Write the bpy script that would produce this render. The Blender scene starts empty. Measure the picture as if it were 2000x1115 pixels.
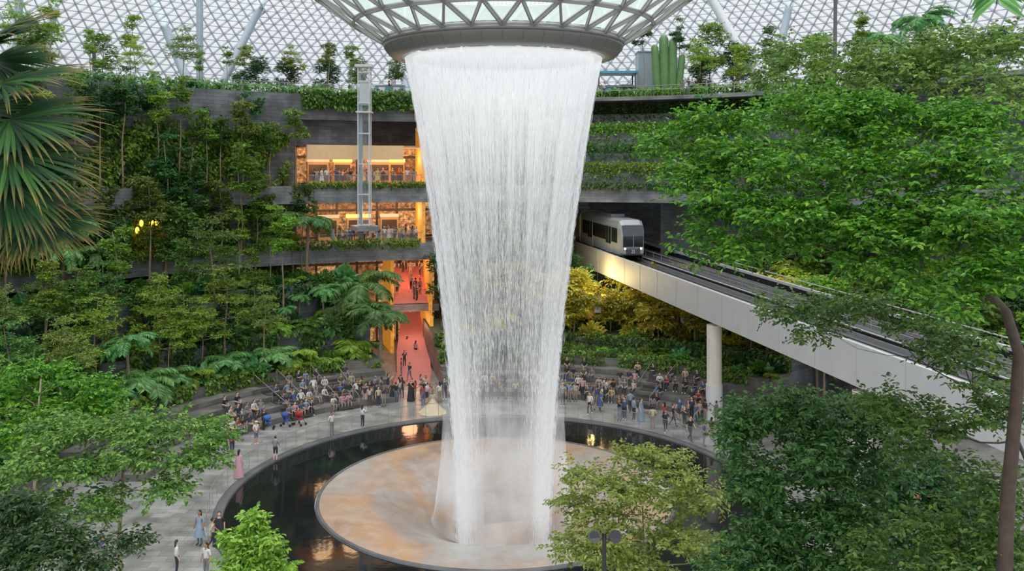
import bpy, math, random
import numpy as np
from mathutils import Vector, Matrix
rng=np.random.default_rng(7); random.seed(7)
scene=bpy.context.scene
COL=scene.collection
# ---------------------------------------------------------------- survey of the place (metres)
CX,CY=-0.9,52.0          # centre of the round pool
EYE=19.0; FL=1720.0; HZ=330.0
def spot(px,py,d): return Vector(((px-1000)/FL*d, d, EYE-(py-HZ)/FL*d))
def ground(px,py,z=0.0):
    d=(EYE-z)*FL/(py-HZ); return Vector(((px-1000)/FL*d, d, z))
def hit(px,r):
    k=(px-1000)/FL; A=k*k+1; B=-2*(k*CX+CY); C=CX*CX+CY*CY-r*r
    y=(-B+math.sqrt(B*B-4*A*C))/(2*A); x=k*y
    return x,y,math.degrees(math.atan2(y-CY,x-CX))
def ang(px,r): return hit(px,r)[2]
def polar(r,a): a=math.radians(a); return CX+r*math.cos(a), CY+r*math.sin(a)
def lin(c):
    return tuple(((v/255)/12.92 if v/255<=0.04045 else ((v/255+0.055)/1.055)**2.4) for v in c)+(1.0,)

# ---------------------------------------------------------------- materials
def newmat(name):
    m=bpy.data.materials.new(name); m.use_nodes=True
    nt=m.node_tree; nt.nodes.clear()
    return m,nt
def N(nt,t,**k):
    n=nt.nodes.new(t)
    for a,b in k.items(): setattr(n,a,b)
    return n
def ramp(nt,stops):
    r=N(nt,'ShaderNodeValToRGB'); e=r.color_ramp.elements
    while len(e)<len(stops): e.new(0.5)
    for i,(p,c) in enumerate(stops): e[i].position=p; e[i].color=c
    return r
def simple(name,rgb,rough=0.6,metal=0.0,var=0.12,scale=3.0,bump=0.0,emit=None,es=0.0,spec=0.5):
    m,nt=newmat(name); L=nt.links
    out=N(nt,'ShaderNodeOutputMaterial'); p=N(nt,'ShaderNodeBsdfPrincipled')
    tc=N(nt,'ShaderNodeTexCoord'); no=N(nt,'ShaderNodeTexNoise'); no.inputs['Scale'].default_value=scale; no.inputs['Detail'].default_value=4
    L.new(tc.outputs['Object'],no.inputs['Vector'])
    c=lin(rgb); lo=tuple(v*(1-var) for v in c[:3])+(1,); hi=tuple(min(1,v*(1+var)) for v in c[:3])+(1,)
    r=ramp(nt,[(0.3,lo),(0.7,hi)]); L.new(no.outputs['Fac'],r.inputs['Fac']); L.new(r.outputs['Color'],p.inputs['Base Color'])
    p.inputs['Roughness'].default_value=rough; p.inputs['Metallic'].default_value=metal
    p.inputs['Specular IOR Level'].default_value=spec
    if emit: p.inputs['Emission Color'].default_value=lin(emit); p.inputs['Emission Strength'].default_value=es
    if bump:
        b=N(nt,'ShaderNodeBump'); b.inputs['Strength'].default_value=bump; L.new(no.outputs['Fac'],b.inputs['Height']); L.new(b.outputs['Normal'],p.inputs['Normal'])
    L.new(p.outputs[0],out.inputs[0]); return m
def leafmat(name,a,b,c,rough=0.42,trans=0.35,tip=None,spec=.4):
    m,nt=newmat(name); L=nt.links
    out=N(nt,'ShaderNodeOutputMaterial'); p=N(nt,'ShaderNodeBsdfPrincipled'); t=N(nt,'ShaderNodeBsdfTranslucent'); mx=N(nt,'ShaderNodeMixShader')
    g=N(nt,'ShaderNodeNewGeometry'); r=ramp(nt,[(0.0,lin(a)),(0.5,lin(b)),(1.0,lin(c))]); L.new(g.outputs['Random Per Island'],r.inputs['Fac'])
    oi=N(nt,'ShaderNodeObjectInfo'); hs=N(nt,'ShaderNodeHueSaturation'); hs.inputs['Saturation'].default_value=1.05
    mr=N(nt,'ShaderNodeMapRange'); mr.inputs['To Min'].default_value=0.7; mr.inputs['To Max'].default_value=1.45
    L.new(oi.outputs['Random'],mr.inputs['Value']); L.new(mr.outputs[0],hs.inputs['Value'])
    mr2=N(nt,'ShaderNodeMapRange'); mr2.inputs['To Min'].default_value=0.48; mr2.inputs['To Max'].default_value=0.525
    ml=N(nt,'ShaderNodeMath',operation='FRACT'); m7=N(nt,'ShaderNodeMath',operation='MULTIPLY'); m7.inputs[1].default_value=7.31
    L.new(oi.outputs['Random'],m7.inputs[0]); L.new(m7.outputs[0],ml.inputs[0]); L.new(ml.outputs[0],mr2.inputs['Value']); L.new(mr2.outputs[0],hs.inputs['Hue'])
    L.new(r.outputs['Color'],hs.inputs['Color'])
    col=hs.outputs['Color']
    if tip:
        at=N(nt,'ShaderNodeAttribute'); at.attribute_name='tip'; mc=N(nt,'ShaderNodeMixRGB'); mc.inputs[2].default_value=lin(tip)
        L.new(at.outputs['Fac'],mc.inputs[0]); L.new(col,mc.inputs[1]); col=mc.outputs[0]
    L.new(col,p.inputs['Base Color']); L.new(col,t.inputs['Color'])
    p.inputs['Roughness'].default_value=rough; p.inputs['Specular IOR Level'].default_value=spec
    mx.inputs[0].default_value=trans; L.new(p.outputs[0],mx.inputs[1]); L.new(t.outputs[0],mx.inputs[2]); L.new(mx.outputs[0],out.inputs[0])
    return m
def brickmat(name,c1,c2,mortar,scale,bw=1.0,rh=0.4,ms=0.012,rough=0.6,coord='UV',bump=0.2,noise=0.5):
    m,nt=newmat(name); L=nt.links
    out=N(nt,'ShaderNodeOutputMaterial'); p=N(nt,'ShaderNodeBsdfPrincipled'); tc=N(nt,'ShaderNodeTexCoord')
    br=N(nt,'ShaderNodeTexBrick'); br.inputs['Color1'].default_value=lin(c1); br.inputs['Color2'].default_value=lin(c2); br.inputs['Mortar'].default_value=lin(mortar)
    br.inputs['Scale'].default_value=scale; br.inputs['Brick Width'].default_value=bw; br.inputs['Row Height'].default_value=rh; br.inputs['Mortar Size'].default_value=ms
    L.new(tc.outputs[coord],br.inputs['Vector'])
    no=N(nt,'ShaderNodeTexNoise'); no.inputs['Scale'].default_value=0.7; no.inputs['Detail'].default_value=6; L.new(tc.outputs['Object'],no.inputs['Vector'])
    mr=N(nt,'ShaderNodeMapRange'); mr.inputs['From Min'].default_value=0.3; mr.inputs['From Max'].default_value=0.7; mr.inputs['To Min'].default_value=1-noise; mr.inputs['To Max'].default_value=1+noise*0.5
    L.new(no.outputs['Fac'],mr.inputs['Value'])
    mu=N(nt,'ShaderNodeMixRGB',blend_type='MULTIPLY'); mu.inputs[0].default_value=1; L.new(br.outputs['Color'],mu.inputs[1]); L.new(mr.outputs[0],mu.inputs[2])
    L.new(mu.outputs[0],p.inputs['Base Color']); p.inputs['Roughness'].default_value=rough
    b=N(nt,'ShaderNodeBump'); b.inputs['Strength'].default_value=bump; b.inputs['Distance'].default_value=0.02; L.new(br.outputs['Fac'],b.inputs['Height']); b.invert=True
    L.new(b.outputs['Normal'],p.inputs['Normal']); L.new(p.outputs[0],out.inputs[0]); return m

M_stone=brickmat('dark_slate_cladding',(106,110,114),(82,86,90),(48,50,52),1.0,1.4,0.35,0.012,0.55)
M_stone2=brickmat('grey_slate_band',(132,134,136),(108,111,114),(74,76,78),1.0,1.6,0.3,0.01,0.55)
M_step=brickmat('tier_stone',(108,106,102),(86,84,81),(58,56,54),1.0,1.2,0.45,0.01,0.5)
M_pave=brickmat('plaza_paving',(150,150,146),(118,118,115),(88,88,86),1.0,1.2,0.6,0.014,0.3,bump=0.1,noise=0.5)
M_soil=simple('planting_soil',(56,64,38),0.95,var=0.4,scale=1.5,bump=0.4)
M_conc=simple('pale_painted_concrete',(184,186,187),0.55,var=0.06,scale=0.8)
M_joint=simple('concrete_joint_grey',(164,166,167),0.7)  # slightly darker grey of the girder panel joints
M_trackbed=simple('dark_track_bed',(26,28,31),0.9,var=0.25,scale=2,spec=.15)
M_rail=simple('weathered_rail_metal',(134,135,136),0.5,metal=0.2)
M_steel=simple('white_painted_steel',(190,195,199),0.4,var=0.04)
M_roofsteel=simple('roof_grid_steel',(170,178,186),0.45,var=0.06)
M_dsteel=simple('dark_grey_steel',(70,72,76),0.5,metal=0.2)
M_ring=simple('warm_grey_metal_fascia',(116,114,110),0.42,metal=0.1,var=0.03,scale=0.6)
M_strutbrown=simple('funnel_member_paint',(134,133,129),0.45,var=0.05)
M_blue=simple('blue_grey_column_paint',(138,154,166),0.45,var=0.05)
M_black=simple('black_paint',(22,22,24),0.4)
M_bark=simple('grey_brown_bark',(134,116,94),0.85,var=0.3,scale=6,bump=0.5)
M_bark2=simple('dark_bark',(56,43,34),0.85,var=0.35,scale=6,bump=0.5)
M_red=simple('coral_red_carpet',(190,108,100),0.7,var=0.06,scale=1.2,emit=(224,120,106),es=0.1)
M_wood=simple('pale_timber',(176,138,98),0.5,var=0.15,scale=4)
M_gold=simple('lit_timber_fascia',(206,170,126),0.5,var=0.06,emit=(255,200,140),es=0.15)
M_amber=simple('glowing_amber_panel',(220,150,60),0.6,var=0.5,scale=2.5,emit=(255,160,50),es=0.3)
M_lantern=simple('yellow_lantern_glow',(255,200,80),0.5,emit=(255,190,60),es=4.0)
M_white=simple('white_panel',(204,206,208),0.45,var=0.03)
M_train=simple('silver_train_paint',(156,160,165),0.35,metal=.25,var=0.04)
M_carglass=simple('tinted_window_glass',(24,28,32),0.12,var=0.1,spec=0.8)
M_cactus=simple('cactus_green',(78,118,66),0.55,var=0.15,scale=5,bump=0.2)
M_teal=simple('blue_teal_panel',(64,140,170),0.5,var=0.2)
M_cream=simple('cream_column_paint',(212,205,190),0.55,var=0.04)

def shopmat():
    m,nt=newmat('lit_shop_interior'); L=nt.links
    out=N(nt,'ShaderNodeOutputMaterial'); p=N(nt,'ShaderNodeBsdfPrincipled'); tc=N(nt,'ShaderNodeTexCoord')
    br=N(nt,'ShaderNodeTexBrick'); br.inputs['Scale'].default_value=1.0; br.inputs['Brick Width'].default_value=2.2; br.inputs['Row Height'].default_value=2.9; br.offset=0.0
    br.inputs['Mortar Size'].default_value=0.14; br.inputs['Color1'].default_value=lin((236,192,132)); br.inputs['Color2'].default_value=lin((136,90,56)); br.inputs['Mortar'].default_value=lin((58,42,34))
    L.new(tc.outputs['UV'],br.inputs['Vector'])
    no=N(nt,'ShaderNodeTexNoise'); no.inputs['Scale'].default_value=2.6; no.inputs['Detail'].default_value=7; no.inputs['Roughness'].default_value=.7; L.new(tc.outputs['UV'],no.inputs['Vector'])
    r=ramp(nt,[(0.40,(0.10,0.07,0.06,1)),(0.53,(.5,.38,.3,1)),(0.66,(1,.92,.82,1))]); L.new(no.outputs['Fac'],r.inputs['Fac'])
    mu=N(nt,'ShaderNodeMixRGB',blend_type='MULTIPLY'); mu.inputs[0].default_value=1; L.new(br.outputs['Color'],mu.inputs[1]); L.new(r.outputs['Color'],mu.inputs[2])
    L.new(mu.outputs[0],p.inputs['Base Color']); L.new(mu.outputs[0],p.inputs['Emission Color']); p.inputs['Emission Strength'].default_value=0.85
    L.new(p.outputs[0],out.inputs[0]); return m
M_shop=shopmat()

def poolmat():
    m,nt=newmat('still_black_water'); L=nt.links
    out=N(nt,'ShaderNodeOutputMaterial'); p=N(nt,'ShaderNodeBsdfPrincipled'); tc=N(nt,'ShaderNodeTexCoord')
    p.inputs['Base Color'].default_value=(0.006,0.007,0.008,1); p.inputs['Roughness'].default_value=0.05; p.inputs['IOR'].default_value=1.33
    no=N(nt,'ShaderNodeTexNoise'); no.inputs['Scale'].default_value=2.2; no.inputs['Detail'].default_value=3; L.new(tc.outputs['Object'],no.inputs['Vector'])
    b=N(nt,'ShaderNodeBump'); b.inputs['Strength'].default_value=0.05; b.inputs['Distance'].default_value=0.05; L.new(no.outputs['Fac'],b.inputs['Height']); L.new(b.outputs['Normal'],p.inputs['Normal'])
    L.new(p.outputs[0],out.inputs[0]); return m
M_pool=poolmat()
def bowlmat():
    m,nt=newmat('wet_bowl_painted_glow'); L=nt.links
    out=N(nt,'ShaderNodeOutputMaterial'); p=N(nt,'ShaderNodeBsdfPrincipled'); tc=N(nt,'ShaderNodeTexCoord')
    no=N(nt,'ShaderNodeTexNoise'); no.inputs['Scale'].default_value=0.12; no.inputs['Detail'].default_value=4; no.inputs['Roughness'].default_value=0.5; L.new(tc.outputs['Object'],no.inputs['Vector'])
    r=ramp(nt,[(0.36,lin((148,146,144))),(0.46,lin((134,124,116))),(0.54,lin((150,116,84))),(0.62,lin((128,102,82))),(0.72,lin((146,140,135)))]); L.new(no.outputs['Fac'],r.inputs['Fac'])  # amber glow from below, painted into the base colour as noise
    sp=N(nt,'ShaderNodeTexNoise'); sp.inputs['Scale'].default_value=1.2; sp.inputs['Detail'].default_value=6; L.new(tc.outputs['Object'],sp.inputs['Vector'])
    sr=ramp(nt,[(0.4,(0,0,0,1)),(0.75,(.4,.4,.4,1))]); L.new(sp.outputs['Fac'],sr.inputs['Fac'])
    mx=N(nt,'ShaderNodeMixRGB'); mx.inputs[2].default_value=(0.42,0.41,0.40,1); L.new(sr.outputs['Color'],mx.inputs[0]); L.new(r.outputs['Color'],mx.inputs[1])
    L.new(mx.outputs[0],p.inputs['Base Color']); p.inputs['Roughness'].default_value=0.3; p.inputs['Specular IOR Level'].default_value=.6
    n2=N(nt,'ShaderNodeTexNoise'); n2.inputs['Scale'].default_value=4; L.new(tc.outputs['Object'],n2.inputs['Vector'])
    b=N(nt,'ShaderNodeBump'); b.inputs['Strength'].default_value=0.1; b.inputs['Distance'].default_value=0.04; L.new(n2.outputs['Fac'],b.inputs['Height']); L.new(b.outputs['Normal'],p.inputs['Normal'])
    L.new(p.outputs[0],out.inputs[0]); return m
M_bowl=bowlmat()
def watermat(name,su,sv,lo,hi,amax,seed,stops,amin=.02,col=.9,detail=4,strand=None):
    m,nt=newmat(name); L=nt.links
    out=N(nt,'ShaderNodeOutputMaterial'); tc=N(nt,'ShaderNodeTexCoord')
    mp=N(nt,'ShaderNodeMapping'); mp.inputs['Scale'].default_value=(su,sv,1); mp.inputs['Location'].default_value=(seed,seed*1.7,seed)
    L.new(tc.outputs['UV'],mp.inputs['Vector'])
    no=N(nt,'ShaderNodeTexNoise'); no.inputs['Scale'].default_value=1; no.inputs['Detail'].default_value=detail; no.inputs['Roughness'].default_value=0.6; L.new(mp.outputs[0],no.inputs['Vector'])
    mp2=N(nt,'ShaderNodeMapping'); mp2.inputs['Scale'].default_value=(su*0.07,sv*0.1,1); mp2.inputs['Location'].default_value=(seed*3,seed,0)
    L.new(tc.outputs['UV'],mp2.inputs['Vector'])
    n2=N(nt,'ShaderNodeTexNoise'); n2.inputs['Scale'].default_value=1; n2.inputs['Detail'].default_value=2; L.new(mp2.outputs[0],n2.inputs['Vector'])
    ad=N(nt,'ShaderNodeMath',operation='MULTIPLY_ADD'); L.new(n2.outputs['Fac'],ad.inputs[0]); ad.inputs[1].default_value=0.5; L.new(no.outputs['Fac'],ad.inputs[2])
    sx=N(nt,'ShaderNodeSeparateXYZ'); L.new(tc.outputs['UV'],sx.inputs[0])
    vr=ramp(nt,[(p,(v,v,v,1)) for p,v in stops]); L.new(sx.outputs[1],vr.inputs['Fac'])
    a2=N(nt,'ShaderNodeMath',operation='ADD'); L.new(ad.outputs[0],a2.inputs[0]); L.new(vr.outputs['Color'],a2.inputs[1])
    last=a2.outputs[0]
    if strand:
        m1=N(nt,'ShaderNodeMath',operation='MULTIPLY'); L.new(sx.outputs[0],m1.inputs[0]); m1.inputs[1].default_value=2*math.pi
        c1=N(nt,'ShaderNodeMath',operation='COSINE'); L.new(m1.outputs[0],c1.inputs[0])
        c2=N(nt,'ShaderNodeMath',operation='ABSOLUTE'); L.new(c1.outputs[0],c2.inputs[0])
        c3=N(nt,'ShaderNodeMath',operation='POWER'); L.new(c2.outputs[0],c3.inputs[0]); c3.inputs[1].default_value=3.0
        c4=N(nt,'ShaderNodeMath',operation='SUBTRACT'); L.new(c3.outputs[0],c4.inputs[0]); c4.inputs[1].default_value=.3
        kr=ramp(nt,[(p,(v,v,v,1)) for p,v in strand]); L.new(sx.outputs[1],kr.inputs['Fac'])
        c5=N(nt,'ShaderNodeMath',operation='MULTIPLY_ADD'); L.new(c4.outputs[0],c5.inputs[0]); L.new(kr.outputs['Color'],c5.inputs[1]); L.new(last,c5.inputs[2]); last=c5.outputs[0]
    mr=N(nt,'ShaderNodeMapRange'); mr.interpolation_type='SMOOTHSTEP'; mr.inputs['From Min'].default_value=lo; mr.inputs['From Max'].default_value=hi; mr.inputs['To Min'].default_value=amin; mr.inputs['To Max'].default_value=amax
    L.new(last,mr.inputs['Value'])
    tr=N(nt,'ShaderNodeBsdfTransparent'); df=N(nt,'ShaderNodeBsdfDiffuse'); df.inputs['Color'].default_value=(col*.98,col*.99,col,1)
    tl=N(nt,'ShaderNodeBsdfTranslucent'); tl.inputs['Color'].default_value=(col*.98,col*.99,col,1)
    m1=N(nt,'ShaderNodeMixShader'); m1.inputs[0].default_value=0.5; L.new(df.outputs[0],m1.inputs[1]); L.new(tl.outputs[0],m1.inputs[2])
    em=N(nt,'ShaderNodeEmission'); em.inputs['Color'].default_value=(.97,.98,1,1); em.inputs['Strength'].default_value=.08  # faint glow added to brighten the water, which is no light source
    ad2=N(nt,'ShaderNodeAddShader'); L.new(m1.outputs[0],ad2.inputs[0]); L.new(em.outputs[0],ad2.inputs[1])
    m2=N(nt,'ShaderNodeMixShader'); L.new(mr.outputs[0],m2.inputs[0]); L.new(tr.outputs[0],m2.inputs[1]); L.new(ad2.outputs[0],m2.inputs[2])
    L.new(m2.outputs[0],out.inputs[0]); return m
def glassmat(name,tint,fac,diffuse=False):
    m,nt=newmat(name); L=nt.links
    out=N(nt,'ShaderNodeOutputMaterial'); tr=N(nt,'ShaderNodeBsdfTransparent')
    if diffuse: p=N(nt,'ShaderNodeBsdfTranslucent'); p.inputs['Color'].default_value=lin(tint)
    else: p=N(nt,'ShaderNodeBsdfPrincipled'); p.inputs['Base Color'].default_value=lin(tint); p.inputs['Roughness'].default_value=0.1
    no=N(nt,'ShaderNodeTexNoise'); no.inputs['Scale'].default_value=0.5; mr=N(nt,'ShaderNodeMapRange'); mr.inputs['To Min'].default_value=fac*0.8; mr.inputs['To Max'].default_value=min(1,fac*1.2); L.new(no.outputs['Fac'],mr.inputs['Value'])
    mx=N(nt,'ShaderNodeMixShader'); L.new(mr.outputs[0],mx.inputs[0]); L.new(tr.outputs[0],mx.inputs[1]); L.new(p.outputs[0],mx.inputs[2]); L.new(mx.outputs[0],out.inputs[0]); return m
M_glass=glassmat('clear_balustrade_glass',(190,205,205),0.1)
M_pane=glassmat('funnel_glass',(166,180,176),0.7,True)

LM_bright=leafmat('fresh_green_leaves',(76,112,36),(108,144,50),(152,180,80))
LM_mid=leafmat('mid_green_leaves',(48,86,34),(78,114,48),(116,148,70))
LM_dark=leafmat('deep_green_leaves',(26,58,28),(42,80,38),(74,112,54))
LM_olive=leafmat('olive_green_leaves',(68,94,38),(98,124,54),(140,160,80))
LM_canopy=leafmat('canopy_leaves',(40,74,18),(72,110,30),(122,154,54),trans=.38)
LM_yel=leafmat('leaves_painted_warm_light',(138,136,48),(184,174,66),(216,206,104))  # warm yellow light painted into the leaf colour, besides the lamps
LM_palm=leafmat('palm_leaflets',(60,110,56),(96,144,82),(140,182,116))
LM_fan=leafmat('fan_palm_leaf',(16,44,20),(30,66,28),(60,98,44),rough=.6,trans=.22,tip=(168,132,64),spec=.2)

# ---------------------------------------------------------------- geometry helpers
class G:
    def __init__(s): s.V=[]; s.F=[]; s.M=[]
    def add(s,V,F,m=0):
        b=len(s.V); s.V.extend([tuple(v) for v in V]); s.F.extend([tuple(i+b for i in f) for f in F]); s.M.extend([m]*len(F))
    def box(s,c,d,rz=0.0,m=0,mat=None):
        x,y,z=d[0]/2,d[1]/2,d[2]/2
        V=[Vector(v) for v in [(-x,-y,-z),(x,-y,-z),(x,y,-z),(-x,y,-z),(-x,-y,z),(x,-y,z),(x,y,z),(-x,y,z)]]
        R=mat if mat else Matrix.Rotation(rz,3,'Z')
        V=[R@v+Vector(c) for v in V]
        s.add(V,[(3,2,1,0),(4,5,6,7),(0,1,5,4),(1,2,6,5),(2,3,7,6),(3,0,4,7)],m)
    def tube(s,P,R,n=8,m=0):
        P=[Vector(p) for p in P]
        if not hasattr(R,'__len__'): R=[R]*len(P)
        V=[];F=[]; ref=Vector((0.31,0.95,0.05))
        for i,p in enumerate(P):
            t=(P[min(i+1,len(P)-1)]-P[max(i-1,0)]).normalized()
            a=t.cross(ref)
            if a.length<0.1: a=t.cross(Vector((1,0,0)))
            a.normalize(); b=t.cross(a)
            for k in range(n):
                th=2*math.pi*k/n; V.append(p+(a*math.cos(th)+b*math.sin(th))*R[i])
        for i in range(len(P)-1):
            for k in range(n): F.append((i*n+k,i*n+(k+1)%n,(i+1)*n+(k+1)%n,(i+1)*n+k))
        F.append(tuple(range(n-1,-1,-1))); F.append(tuple((len(P)-1)*n+k for k in range(n)))
        s.add(V,F,m)
    def ell(s,c,r,m=0,nu=12,nv=8,R=None):
        V=[];F=[]
        for j in range(1,nv):
            ph=math.pi*j/nv
            for i in range(nu):
                th=2*math.pi*i/nu; V.append(Vector((r[0]*math.sin(ph)*math.cos(th),r[1]*math.sin(ph)*math.sin(th),r[2]*math.cos(ph))))
        V.append(Vector((0,0,r[2]))); V.append(Vector((0,0,-r[2]))); t=len(V)-2; b=len(V)-1
        for j in range(nv-2):
            for i in range(nu): F.append((j*nu+i,(j+1)*nu+i,(j+1)*nu+(i+1)%nu,j*nu+(i+1)%nu))
        for i in range(nu): F.append((t,i,(i+1)%nu)); F.append((b,(nv-2)*nu+(i+1)%nu,(nv-2)*nu+i))
        if R: V=[R@v for v in V]
        s.add([v+Vector(c) for v in V],F,m)
    def mesh(s,name,mats,smooth=False):
        me=bpy.data.meshes.new(name); me.from_pydata(s.V,[],s.F)
        for m in mats: me.materials.append(m)
        me.polygons.foreach_set('material_index',s.M)
        if smooth: me.polygons.foreach_set('use_smooth',[True]*len(s.F))
        me.update(); return me
    def obj(s,name,mats,parent=None,smooth=False,loc=None,rz=0):
        if not isinstance(mats,(list,tuple)): mats=[mats]
        return link(name,s.mesh(name,mats,smooth),parent,loc,rz)
def link(name,data,parent=None,loc=None,rz=0,scale=None):
    o=bpy.data.objects.new(name,data); COL.objects.link(o)
    if parent: o.parent=parent
    if loc is not None: o.location=loc
    if rz: o.rotation_euler[2]=rz
    if scale is not None: o.scale=(scale,)*3 if not hasattr(scale,'__len__') else scale
    return o
def tag(o,label=None,cat=None,group=None,kind=None):
    if label: o['label']=label
    if cat: o['category']=cat
    if group: o['group']=group
    if kind: o['kind']=kind
    return o
def set_uv(me,fn):
    uv=me.uv_layers.new(name='UVMap'); 
    for p in me.polygons:
        for li in p.loop_indices:
            uv.data[li].uv=fn(me.vertices[me.loops[li].vertex_index].co,p.normal)
def arc_block(name,r0,r1,a0,a1,z0,z1,mat,topmat=None,step=1.5):
    n=max(2,int(abs(a1-a0)/step)); V=[];F=[];M=[]
    for i in range(n+1):
        a=a0+(a1-a0)*i/n
        for r,z in ((r0,z0),(r1,z0),(r1,z1),(r0,z1)):
            x,y=polar(r,a); V.append((x,y,z))
    for i in range(n):
        b=i*4;c=b+4
        F+= [(b,c,c+1,b+1),(b+1,c+1,c+2,b+2),(b+2,c+2,c+3,b+3),(b+3,c+3,c,b)]; M+=[0,0,1 if topmat else 0,0]
    F+=[(0,1,2,3),(n*4+3,n*4+2,n*4+1,n*4)]; M+=[0,0]
    me=bpy.data.meshes.new(name); me.from_pydata(V,[],F); me.materials.append(mat)
    if topmat: me.materials.append(topmat)
    me.polygons.foreach_set('material_index',M)
    def f(co,nr):
        if abs(nr.z)>0.7: return (co.x,co.y)
        a=math.atan2(co.y-CY,co.x-CX)%(2*math.pi); 
        return (a*(r0+0.0), co.z)
    me.update(); set_uv(me,f)
    return link(name,me)
def lathe(name,prof,mat,seg=128,a0=0,a1=360,closed=False,smooth=True,center=(CX,CY)):
    full=abs(a1-a0)>=360; n=seg; V=[];F=[];k=len(prof)
    for i in range(n if full else n+1):
        a=math.radians(a0+(a1-a0)*i/n)
        for r,z in prof: V.append((center[0]+r*math.cos(a),center[1]+r*math.sin(a),z))
    m=n
    for i in range(m):
        b=i*k; c=((i+1)%n)*k if full else (i+1)*k
        for j in range(k if closed else k-1):
            j2=(j+1)%k; F.append((b+j,c+j,c+j2,b+j2))
    me=bpy.data.meshes.new(name); me.from_pydata(V,[],F); me.materials.append(mat)
    if smooth: me.polygons.foreach_set('use_smooth',[True]*len(F))
    me.update(); return link(name,me)
def npmesh(name,V,F,mat,tip=None):
    me=bpy.data.meshes.new(name); me.from_pydata(V.tolist(),[],F.tolist()); me.materials.append(mat)
    if tip is not None:
        at=me.attributes.new('tip','FLOAT','POINT'); at.data.foreach_set('value',tip.astype(np.float32))
    me.update(); return me
def beams(P0,P1,w,h=None):
    P0=np.asarray(P0,float);P1=np.asarray(P1,float);h=h or w
    D=P1-P0; D/= (np.linalg.norm(D,axis=1,keepdims=True)+1e-9)
    up=np.tile(np.array([0.02,0.03,1.0]),(len(D),1)); A=np.cross(D,up); A/= (np.linalg.norm(A,axis=1,keepdims=True)+1e-9); B=np.cross(A,D)
    c=[A*w/2+B*h/2,-A*w/2+B*h/2,-A*w/2-B*h/2,A*w/2-B*h/2]
    V=np.stack([P0+c[0],P0+c[1],P0+c[2],P0+c[3],P1+c[0],P1+c[1],P1+c[2],P1+c[3]],1).reshape(-1,3)
    f=np.array([[0,1,5,4],[1,2,6,5],[2,3,7,6],[3,0,4,7]])
    F=(np.arange(len(D))*8)[:,None,None]+f[None]
    return V,F.reshape(-1,4)
def nrm(a): return a/(np.linalg.norm(a,axis=1,keepdims=True)+1e-9)
def leaves(P,D,Nn,L,W,fold=0.22):
    D=nrm(D); S=nrm(np.cross(D,Nn)); U=np.cross(S,D); L=L[:,None]; W=W[:,None]
    l1=P+D*L*.28+S*W*.45+U*W*fold; l2=P+D*L*.68+S*W*.42+U*W*fold; r1=P+D*L*.28-S*W*.45+U*W*fold; r2=P+D*L*.68-S*W*.42+U*W*fold
    tip=P+D*L-U*L*.1
    V=np.stack([P,l1,l2,tip,r2,r1],1).reshape(-1,3)
    F=(np.arange(len(P))*6)[:,None,None]+np.array([[0,3,2,1],[0,5,4,3]])[None]
    return V,F.reshape(-1,4)
def ball(n):
    u=rng.normal(size=(n,3)); u=nrm(u); return u*rng.random((n,1))**(1/3)
def pad_leaves(C,R,ntw,kl,L,twl=0.5):
    """leaf sprays along twigs inside flattened crown pads"""
    C=np.asarray(C,float);R=np.asarray(R,float); w=R[:,0]*R[:,1]; w/=w.sum()
    idx=rng.choice(len(C),ntw,p=w); u=ball(ntw)
    rr=np.linalg.norm(u,axis=1,keepdims=True); u=u/(rr+1e-6)*rr**0.6
    lump=1+0.3*np.sin(u[:,:1]*7+idx[:,None]*2.1)*np.cos(u[:,1:2]*6+idx[:,None])
    o=C[idx]+u*R[idx]*lump
    d=u*np.array([1,1,0.3])+rng.normal(size=(ntw,3))*np.array([.6,.6,.25])+np.array([0,0,.05]); d=nrm(d)
    t=(np.arange(kl)+.5)/kl
    P=(o[:,None,:]+d[:,None,:]*(t[None,:,None]*twl)).reshape(-1,3)
    dd=np.repeat(d,kl,0); side=nrm(np.cross(dd,np.array([0,0,1.])+0*dd)); sg=np.tile(np.where(np.arange(kl)%2==0,1,-1),ntw)[:,None]
    D=dd*.55+side*sg*.8+rng.normal(size=dd.shape)*.25+np.array([0,0,-.22])
    Nn=np.array([0,0,1.])+rng.normal(size=dd.shape)*.5
    n=len(P); l=L*(.6+.7*rng.random(n))
    return leaves(P,D,Nn,l,l*.5)
def split(pads,k=5,f=.42,spread=.85):
    out=[]
    for (c,r) in pads:
        for i in range(k):
            th=2*math.pi*(i+random.random()*.8)/k; q=random.uniform(.35,1)*spread if i else 0
            s=f*random.uniform(.75,1.25)
            out.append(((c[0]+r[0]*q*math.cos(th),c[1]+r[1]*q*math.sin(th),c[2]+r[2]*random.uniform(-1.0,.9)),(r[0]*s,r[1]*s,r[2]*random.uniform(.45,.8))))
    return out
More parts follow.
